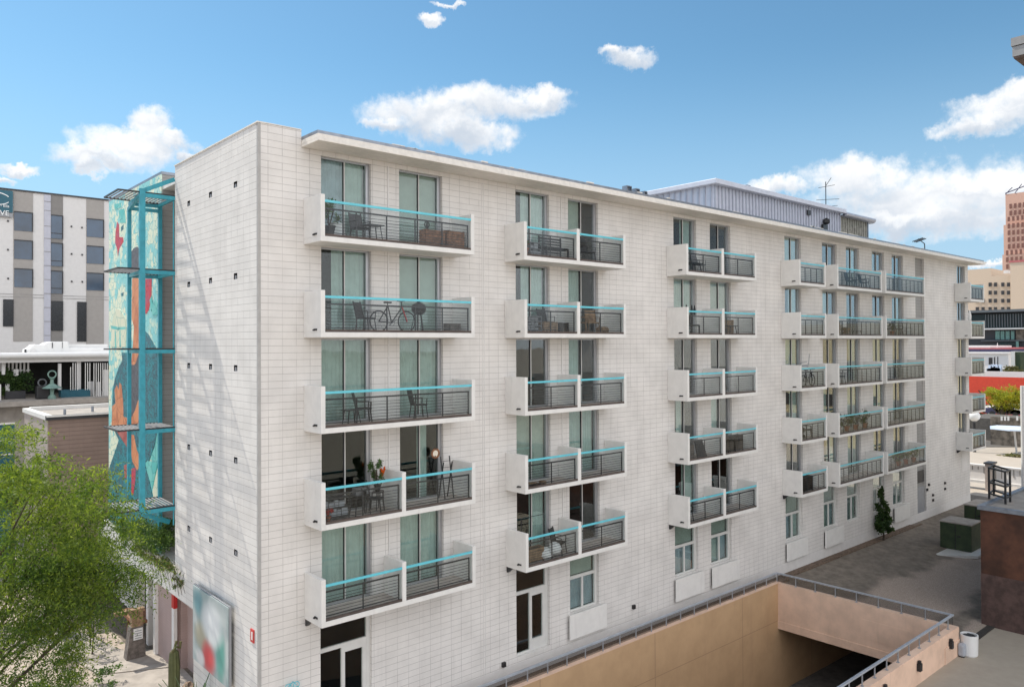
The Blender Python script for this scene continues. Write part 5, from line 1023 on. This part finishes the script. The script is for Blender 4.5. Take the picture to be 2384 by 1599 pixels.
    g = thing('garden_wall', 'dark green glazed fence at the left edge behind the mesquite', 'fence', (-4, 30, -12)); b = MB(); b.box(-9, -1.3, 30, 30.1, -12, -4.3); b.build('panel', 'sign_teal', g)
    b = MB()
    for z in (-4.3, -5.2, -6.0): b.box(-9, -1.3, 29.93, 29.99, z - .05, z + .03)
    b.build('rail', 'white_paint', g)
    for i, (x, y, z, r, n) in enumerate(((-2.6, 22, -6.6, 1.6, 2400), (-4.5, 20, -7.5, 1.8, 2200), (-1.7, 17.5, -9.3, 1.3, 1500))):
        tr = thing('courtyard_tree', ['small yellow-green tree before the pale side of the brick box', 'bushy green tree at the left edge behind the mesquite', 'low leafy tree right at the foot of the brown brick box'][i], 'tree', (x, y, -12), 'courtyard trees')
        q = MB(); q.tube([(x, y, -12), (x + .1, y, z - .5)], .13, 7, r2=.08); [q.tube([(x + .08, y, z - 1.2), (x + math.cos(a) * r * .7, y + math.sin(a) * r * .7, z + .3)], .05, 5, r2=.015) for a in range(0, 6)]; q.build('trunk', 'bark', tr)
        leaves('crown', [(x, y, z, r, r, r * .7, n), (x + r * .5, y, z + r * .5, r * .5, r * .5, r * .35, n // 4)], ['mesquite_leaf' if i == 0 else 'vine_leaf'], .16, tr, aspect=.5, seed=70 + i)
left_bg()
# ------------------------------------------------------------------ background on the right
def right_bg():
    mat('bg_beige', (.60, .48, .37), .8, var=.04); mat('bg_window', (.05, .045, .045), .3); mat('tower_pink', (.60, .38, .30), .8, var=.06); mat('tower_window', (.22, .10, .075), .4); mat('bg_teal_glass', (.16, .30, .28), .1); mat('bg_charcoal', (.04, .042, .05), .6, var=.1)
    mat('bg_darkglass', (.02, .035, .038), .1); mat('bg_white', (.75, .73, .72), .7, var=.02); mat('red_wall', (.62, .06, .03), .7, var=.06); mat('asphalt', (.12, .11, .10), .9, var=.15); mat('tan_ground', (.42, .36, .29), .9, var=.08, scale=1); mat('roof_red', (.50, .14, .15), .6); mat('roof_blue', (.05, .05, .12), .6); mat('blue_white', (.62, .72, .88), .4, var=.03); mat('bg_brown', (.20, .17, .14), .9, var=.4, scale=1.5)
    R7 = lambda x, y, X: at(2140 + x * .3824, 700 + y * .3824, 0, X); R4 = lambda x, y, X: at(2240 + x * .17866, 680 + y * .17866, 0, X); R5 = lambda x, y, X: at(2240 + x * .17225, 930 + y * .17225, 0, X); R6 = lambda x, y, X: at(2180 + x * .4464, 60 + y * .4464, 0, X)
    def rect(F, x0, x1, y0, y1, X, m, name, par, th=.5, z0=None):
        p = F(x0, y0, X); q = F(x1, y1, X); b = MB(); b.box(X, X + th, p.y, q.y, q.z if z0 is None else z0, p.z); return b.build(name, m, par)
    # pink tower
    X = 420; t = thing('pink_tower', 'tall pinkish brick high-rise tower at the right edge of the skyline', 'tower', (430, 20, -12))
    for x0, y0, k in ((360, 880, 0), (350, 1040, 1), (344, 1195, 2)): p = R6(x0, y0, X - k * 3); b = MB(); b.box(X - k * 3, X + 40, p.y - 60, p.y, -12, p.z); b.build('tower_block', 'tower_pink', t)
    p = R6(360, 880, X); zt = p.z; b = MB()
    for i in range(30):
        z = zt - 6 - i * 3.3
        for j in range(20): y = p.y - 2.2 - j * 1.9; b.box(X - 6.25, X - 6.02 , y - .5, y + .5, z - 1.2, z + 1.0) if z < R6(0, 1195, X).z else b.box(X - (3.25 if z < R6(0, 1040, X).z else .25), X - (3.02 if z < R6(0, 1040, X).z else .02), y - .5, y + .5, z - 1.2, z + 1.0)
    w = b.build('window_grid', 'tower_window', t); w['kind'] = 'stuff'
    b = MB(); [b.bar((X, p.y - i * 4, zt), (X, p.y - i * 4 - 3, zt + 3 + i), .3) for i in range(6)]; b.bar((X, p.y, zt + .5), (X, p.y - 30, zt + 9), .4); b.build('roof_truss', 'roof_blue', t)
    # beige office block
    X = 280; t = thing('beige_office_block', 'beige office block with rows of small dark square windows in front of the tower', 'building', (290, 40, -12))
    p = R6(180, 1272, X); q = R6(285, 1272, X); r = R6(395, 1238, X); b = MB(); b.box(X, X + 30, q.y, p.y + 14, -12, p.z); b.box(X, X + 30, q.y - 60, q.y, -12, R6(300, 1305, X).z); b.build('wall', 'bg_beige', t)
    b = MB(); b.box(X - 2, X, r.y - 60, r.y, -12, r.z); b.build('wing_wall', 'bg_beige', t)
    b = MB(); b.box(X - 2.2, X, r.y - 60, r.y + .3, r.z, r.z + .6); b.build('roof_edge', 'roof_red', t)
    b = MB(); a = R6(345, 1275, X); c = R6(370, 1290, X); b.box(X + 1, X + 3, c.y, a.y, c.z, a.z); b.build('roof_unit', 'bg_white', t)
    for y0 in (1340, 1382, 1424, 1467):
        for x0 in (205, 235, 272, 300, 338, 368):
            if x0 < 250 and y0 < 1400: continue
            w = rect(R6, x0, x0 + 16, y0, y0 + 21, X - .25 if x0 < 330 else X - .25, 'bg_window', 'window', t, .2)
            f = MB(); pa = R6(x0, y0, X); pb = R6(x0 + 16, y0 + 21, X); f.box(X - .4, X - .26, pb.y - .1, pa.y + .1, pb.z - .15, pb.z); f.build('sill', 'bg_beige', w)
    # dark glass building
    X = 170; t = thing('dark_glass_building', 'long low dark glass building with a thin white floor band', 'building', (180, 20, -12)); s = .4673
    p = R4(85, 275, X); b = MB(); b.box(X + 1, X + 22, p.y - 60, p.y + 20, -12, p.z - .1); b.build('wall', 'bg_charcoal', t)
    b = MB(); b.box(X - 1.5, X + 22, p.y - 60, p.y + 20, p.z, R4(85, 250, X).z + .1); b.build('roof_edge', 'bg_white' if 0 else 'alu_dark', t)
    a = R4(300, 375, X); c = R4(806, 470, X); b = MB(); b.box(X + .4, X + 1, c.y - 30, a.y + 25, c.z, R4(0, 300, X).z); b.build('glass_band', 'bg_darkglass', t)
    a = R4(300, 472, X); b = MB(); b.box(X - .6, X + 1, a.y - 60, a.y + 25, R4(300, 490, X).z, a.z); b.build('floor_band', 'bg_white', t)
    a = R4(240, 628, X); b = MB(); b.box(X + .2, X + 1, a.y - 60, a.y, R4(240, 640, X).z, a.z); b.build('lower_band', 'alu_dark', t)
    for x0, x1 in ((432, 490), (500, 550), (565, 618), (635, 680)): rect(R4, x0, x1, 508, 618, X + .7, 'bg_teal_glass', 'window', t, .25)
    rect(R4, 700, 806, 492, 632, X + .5, 'bg_brown', 'corner_panel', t, .4); rect(R4, 445, 700, 650, 760, X + .6, 'bg_darkglass', 'shopfront', t, .3); rect(R4, 700, 735, 640, 800, X + .3, 'bg_teal_glass', 'stair_glass', t, .3)
    b = MB(); [b.box(X + .2, X + .38, R4(x, 300, X).y - .08, R4(x, 300, X).y + .08, R4(0, 465, X).z, R4(0, 300, X).z) for x in range(300, 800, 36)]; b.build('glazing_bar', 'alu_dark', t)
    # white shop with a red and blue roof stripe
    X = 140; t = thing('white_shop', 'white single-storey shop with a red and navy roof stripe', 'shop', (148, 18, -12)); a = R4(75, 800, X); c = R4(605, 1000, X)
    b = MB(); b.box(X, X + 12, c.y, a.y + 12, -12, a.z); b.build('wall', 'bg_white', t)
    b = MB(); b.box(X - .4, X + 12, c.y - .2, a.y + 12, a.z, R4(0, 775, X).z, 2); b.box(X - .3, X + 12, c.y - .1, a.y + 12, R4(0, 775, X).z, R4(0, 745, X).z, 1); b.box(X - .2, X + 12, c.y, a.y + 12, R4(0, 745, X).z, R4(0, 725, X).z, 0); b.box(X, X + 12, R4(345, 0, X).y, a.y + 12, R4(0, 725, X).z, R4(0, 700, X).z, 2); b.build('roof', ['roof_red', 'roof_blue', 'bg_white'], t)
    rect(R4, 346, 396, 852, 945, X - .06, 'bg_window', 'door', t, .05); rect(R4, 415, 430, 845, 945, X - .06, 'bg_window', 'window', t, .05); rect(R4, 458, 470, 840, 945, X - .06, 'bg_window', 'window', t, .05)
    b = MB(); a = R4(435, 660, X); b.tube([(X + 1, a.y, R4(0, 725, X).z), (X + 1, a.y, a.z)], .12, 6, r2=.03); b.build('flagpole', 'bg_white', t)
    X = 134; a = R4(650, 780, X); c = R4(760, 940, X); k = thing('green_kiosk', 'small dark green kiosk right of the white shop', 'kiosk', (X, c.y, -12)); b = MB(); b.box(X, X + 3, c.y, a.y, -12, a.z); b.build('wall', 'ubox_green', k); b = MB(); b.box(X - .2, X + 3, R4(680, 0, X).y, a.y + .1, -12, a.z + .1); b.build('side_panel', 'alu_white', k)
    # white kerb wall, red wall and clutter
    X = 128; a = R4(60, 1030, X); t = tag(rect(R4, 60, 900, 1025, 1090, X, 'bg_white', 'white_wall', None, .5, z0=-12), 'long white wall band above the red wall', 'wall')
    X = 122; w = MB(); pa = R4(60, 1095, X); pc = R4(900, 1250, X); w.box(X, X + .4, pc.y, pa.y + 5, -12, pa.z); tag(w.build('red_wall', 'red_wall'), 'long bright red wall behind the yellow-green tree', 'wall')
    X = 131; a = R4(340, 940, X); c = R4(510, 1020, X)
    g = random.Random(2); b = MB(); [b.box(X, X + .6, y0, y0 + g.uniform(.2, .5), a.z - g.uniform(1.2, 1.7), a.z - g.uniform(0, .9)) for y0 in np.linspace(c.y, a.y, 16)]; tag(b.build('parked_bicycles', 'blue_white'), 'blue and white row of shop goods in front of the white shop', 'goods')
    a = R4(510, 950, X); c = R4(800, 1020, X); tag(leaves('dry_shrub', [(X, (a.y + c.y) / 2, a.z - .9, .6, abs(a.y - c.y) / 2, .7, 900)], ['vine_dry'], .35, seed=81), 'reddish dry shrub row right of the shop goods', 'shrub')
    # yellow-green tree and bank
    X = 108; a = R4(540, 1330, X); t = thing('palo_verde_tree', 'broad yellow-green palo verde tree before the red wall', 'tree', (X, a.y, -12)); b = MB(); b.tube([(X, a.y, -12), (X, a.y + .4, a.z)], .2, 7); [b.tube([(X, a.y + .2, -10.4), (X, a.y + d, a.z + .4)], .08, 5) for d in (-3, -1.5, 1.6, 3)]; b.build('trunk', 'bark', t)
    leaves('crown', [(X, a.y - .4, a.z - .5, 2.0, 2.4, 1.5, 5200), (X, a.y - 4, a.z - .7, 2.0, 2.6, 1.7, 4200), (X, a.y + 1.6, a.z + .3, 1.2, 1.4, .5, 900)], ['palo_leaf'], .24, t, aspect=.4, seed=83)
    X = 118; a = R4(130, 1210, X); tag(leaves('dark_shrub', [(X, a.y, -10.4, 1, 3, 1.5, 1500)], ['dark_leaf'], .3, seed=84), 'round dark shrub at the left foot of the red wall', 'shrub')
    # street, plaza, kerbs (each sheet a little above the one below)
    def sheet(pts, z, m, name):
        q = [at(2240 + x * .17225, 930 + y * .17225, 2, z) for x, y in pts]; b = MB(); b.face([(v.x, v.y, z) for v in q]); return struct(b.build(name, m))
    sheet([(-300, 240), (1300, 430), (1300, 560), (-300, 420)], -11.97, 'tan_ground', 'pavement'); sheet([(-300, 520), (1300, 600), (1300, 640), (-300, 640)], -11.965, 'asphalt', 'road')
    sheet([(-300, 180), (1300, 230), (1300, 430), (-300, 240)], -11.96, 'bg_brown', 'planted_bank'); sheet([(-300, 30), (1300, 120), (1300, 215), (-300, 165)], -11.955, 'asphalt', 'parking_lot')
    t = thing('bus_shelter', 'bluish white flat canopy on a thin grey pole beside the road', 'shelter', (76, 8, -12)); zc = -9.35
    q = [at(2240 + x * .17225, 930 + y * .17225, 2, zc) for x, y in ((375, 372), (470, 360), (1100, 388), (1100, 440), (640, 425), (378, 398))]; b = MB(); b.prism([(v.x, v.y, zc) for v in q], (0, 0, .12)); b.build('canopy', 'blue_white', t)
    p = at(2240 + 740 * .17225, 930 + 740 * .17225, 2, -12); b = MB(); b.tube([(p.x, p.y, -12), (p.x - .4, p.y + .1, zc)], .1, 8); b.build('pole', 'bg_light', t)
    tag(leaves('rock_bed', [(p.x - 1, p.y - .5, -11.9, 1.5, 2.2, .2, 500)], ['vine_dry'], .3, seed=85), 'dry brushy bed at the foot of the canopy pole', 'planting')
    p = at(2240 + 165 * .17225, 930 + 420 * .17225, 0, 84); t = thing('globe_street_lamp', 'white round globe lamp on a black post beyond the end balconies', 'street lamp', (84, p.y, -12)); b = MB(); b.tube([(84, p.y, -12), (84, p.y, p.z + .9)], .16, 8); b.build('post', 'black_metal', t); b = MB(); zc = p.z + 1.6; b.lathe(84, p.y, [(.25, zc - .55), (.5, zc - .3), (.6, zc), (.5, zc + .3), (.25, zc + .5)], 14); b.build('globe', 'white_plastic', t, smooth=True); b = MB(); b.lathe(84, p.y, [(.3, zc + .5), (.15, zc + .8), (.05, zc + 1.6)], 10); b.build('finial', 'black_metal', t)
    X = 92; a = R5(380, 190, X); c = R5(820, 300, X); t = thing('painted_low_wall', 'low dark wall painted with white figures below the parked cars', 'wall', (X, (a.y + c.y) / 2, -12)); b = MB(); b.box(X, X + .4, c.y - 8, a.y, -12, R5(0, 205, X).z); b.build('wall_face', 'bg_brown', t); b = MB()
    for x in (535, 580, 625, 745): a = R5(x - 14, 225, X); c = R5(x + 14, 285, X); b.box(X - .03, X - .002, c.y, a.y, c.z, a.z)
    b.build('painted_figure', 'bg_light', t)
    t = thing('carport', 'flat white carport roof left of the parked cars', 'carport', (98, 16, -12)); q = [at(2240 + x * .17225, 930 + y * .17225, 2, -9.6) for x, y in ((250, 82), (380, 84), (545, 108), (360, 120), (250, 116))]; b = MB(); b.prism([(v.x, v.y, -9.6) for v in q], (0, 0, .15)); b.build('roof', 'white_plastic', t); b = MB(); v = q[2].lerp(q[3], .9); b.box(v.x - .2, v.x + .2, v.y - .2, v.y + .2, -12, -9.6); b.build('column', 'bg_light', t)
    for i, (x, m, lab) in enumerate(((560, 'roof_blue', 'dark blue car parked left of the white one above the painted wall'), (700, 'white_plastic', 'white car parked at the right edge above the painted wall'))):
        X = 112; p = R5(x, 196, X); z = -12 + (1.15); t = thing('parked_car', lab, 'car', (X, p.y, -12), 'cars parked in the far lot'); z = p.z
        b = MB(); yy = p.y; pr = [(yy - 2.3, z), (yy - 2.3, z + .6), (yy - 1.3, z + .8), (yy - .6, z + 1.3), (yy + .9, z + 1.3), (yy + 1.6, z + .8), (yy + 2.3, z + .7), (yy + 2.3, z)]; b.prism([(X, a, c) for a, c in pr], (1.8, 0, 0)); b.build('body', m, t, bevel=.06)
        b = MB(); b.prism([(X - .02, yy - 1.15, z + .82), (X - .02, yy - .55, z + 1.22), (X - .02, yy + .85, z + 1.22), (X - .02, yy + 1.4, z + .82)], (.03, 0, 0)); b.build('side_window', 'bg_darkglass', t)
        for dy in (-1.4, 1.4): b = MB(); b.prism([(X - .04, yy + dy + .34 * math.cos(a_ * .5236), z + .02 + .34 * math.sin(a_ * .5236)) for a_ in range(12)], (.25, 0, 0)); b.build('wheel', 'black_plastic', t)
    b = MB(); b.box(96, 103, R5(820, 0, 97).y - 10, R5(100, 0, 97).y, -12.1, R5(0, 192, 97).z - .3); b.build('parking_terrace', 'asphalt'); struct(bpy.data.objects['parking_terrace'])
    # fence with a brick pier, end of the alley
    X = 61; t = thing('street_fence', 'white boarded fence with dark gaps and a brown pier at the alley end', 'fence', (X, 0, -12)); a = R5(95, 862, X); c = R5(830, 940, X); zt = a.z
    b = MB(); b.box(X, X + .3, c.y - 6, a.y + 3, R5(95, 1050, X).z - .1, zt - .1); b.build('board', 'bg_white', t)
    b = MB(); b.box(X - .1, X + .4, c.y - 6, a.y + 3, zt - .12, zt); b.box(X - .2, X + .4, c.y - 6, a.y + 3, R5(95, 1085, X).z - .1, R5(95, 1050, X).z - .1); b.build('rail', 'bg_light', t)
    g = random.Random(4); b = MB()
    for i in range(26): y = a.y + 1 - i * .42; h = g.uniform(.2, 1.0); b.box(X - .03, X - .002, y, y + .035, zt - .15 - h, zt - .15)
    b.build('gap', 'bg_brown', t)
    a = R5(325, 862, X - .2); c = R5(418, 1100, X - .2); b = MB(); b.box(X - .5, X + .5, c.y, a.y, -12, a.z); p = b.build('brick_pier', 'pale_lit_brick', t); b = MB(); b.box(X - .6, X + .6, c.y - .08, a.y + .08, a.z, a.z + .12); b.build('pier_cap', 'dark_trim', p)
    X = 59; p = R5(822, 500, X); b = MB(); b.tube([(X, p.y, -12), (X, p.y, -3.4)], .14, 10); b.box(X - .25, X + .25, p.y - .25, p.y + .25, -12, -11.7); tag(b.build('street_pole', 'bg_light'), 'tall pale pole at the right edge behind the brown building', 'pole')
    X = 62; b = MB(); b.box(50, 60, -20, 10, -12.3, -11.95); 
    # cream building mirrored in the far windows
    t = thing('cream_building', 'cream building across the street, seen as yellow reflections in the far windows', 'building', (95, -32, -12)); b = MB(); b.box(84, 110, -60, -13, -13, 2.2); b.build('wall', 'bg_cream', t); b = MB(); [b.box(83.9, 83.998, y, y + 2, z, z + 1.5) for y in range(-56, -16, 5) for z in (-8, -4.5)]; b.build('window', 'bg_window', t)
mat('bg_cream', (.66, .56, .36), .8, var=.03)
right_bg()
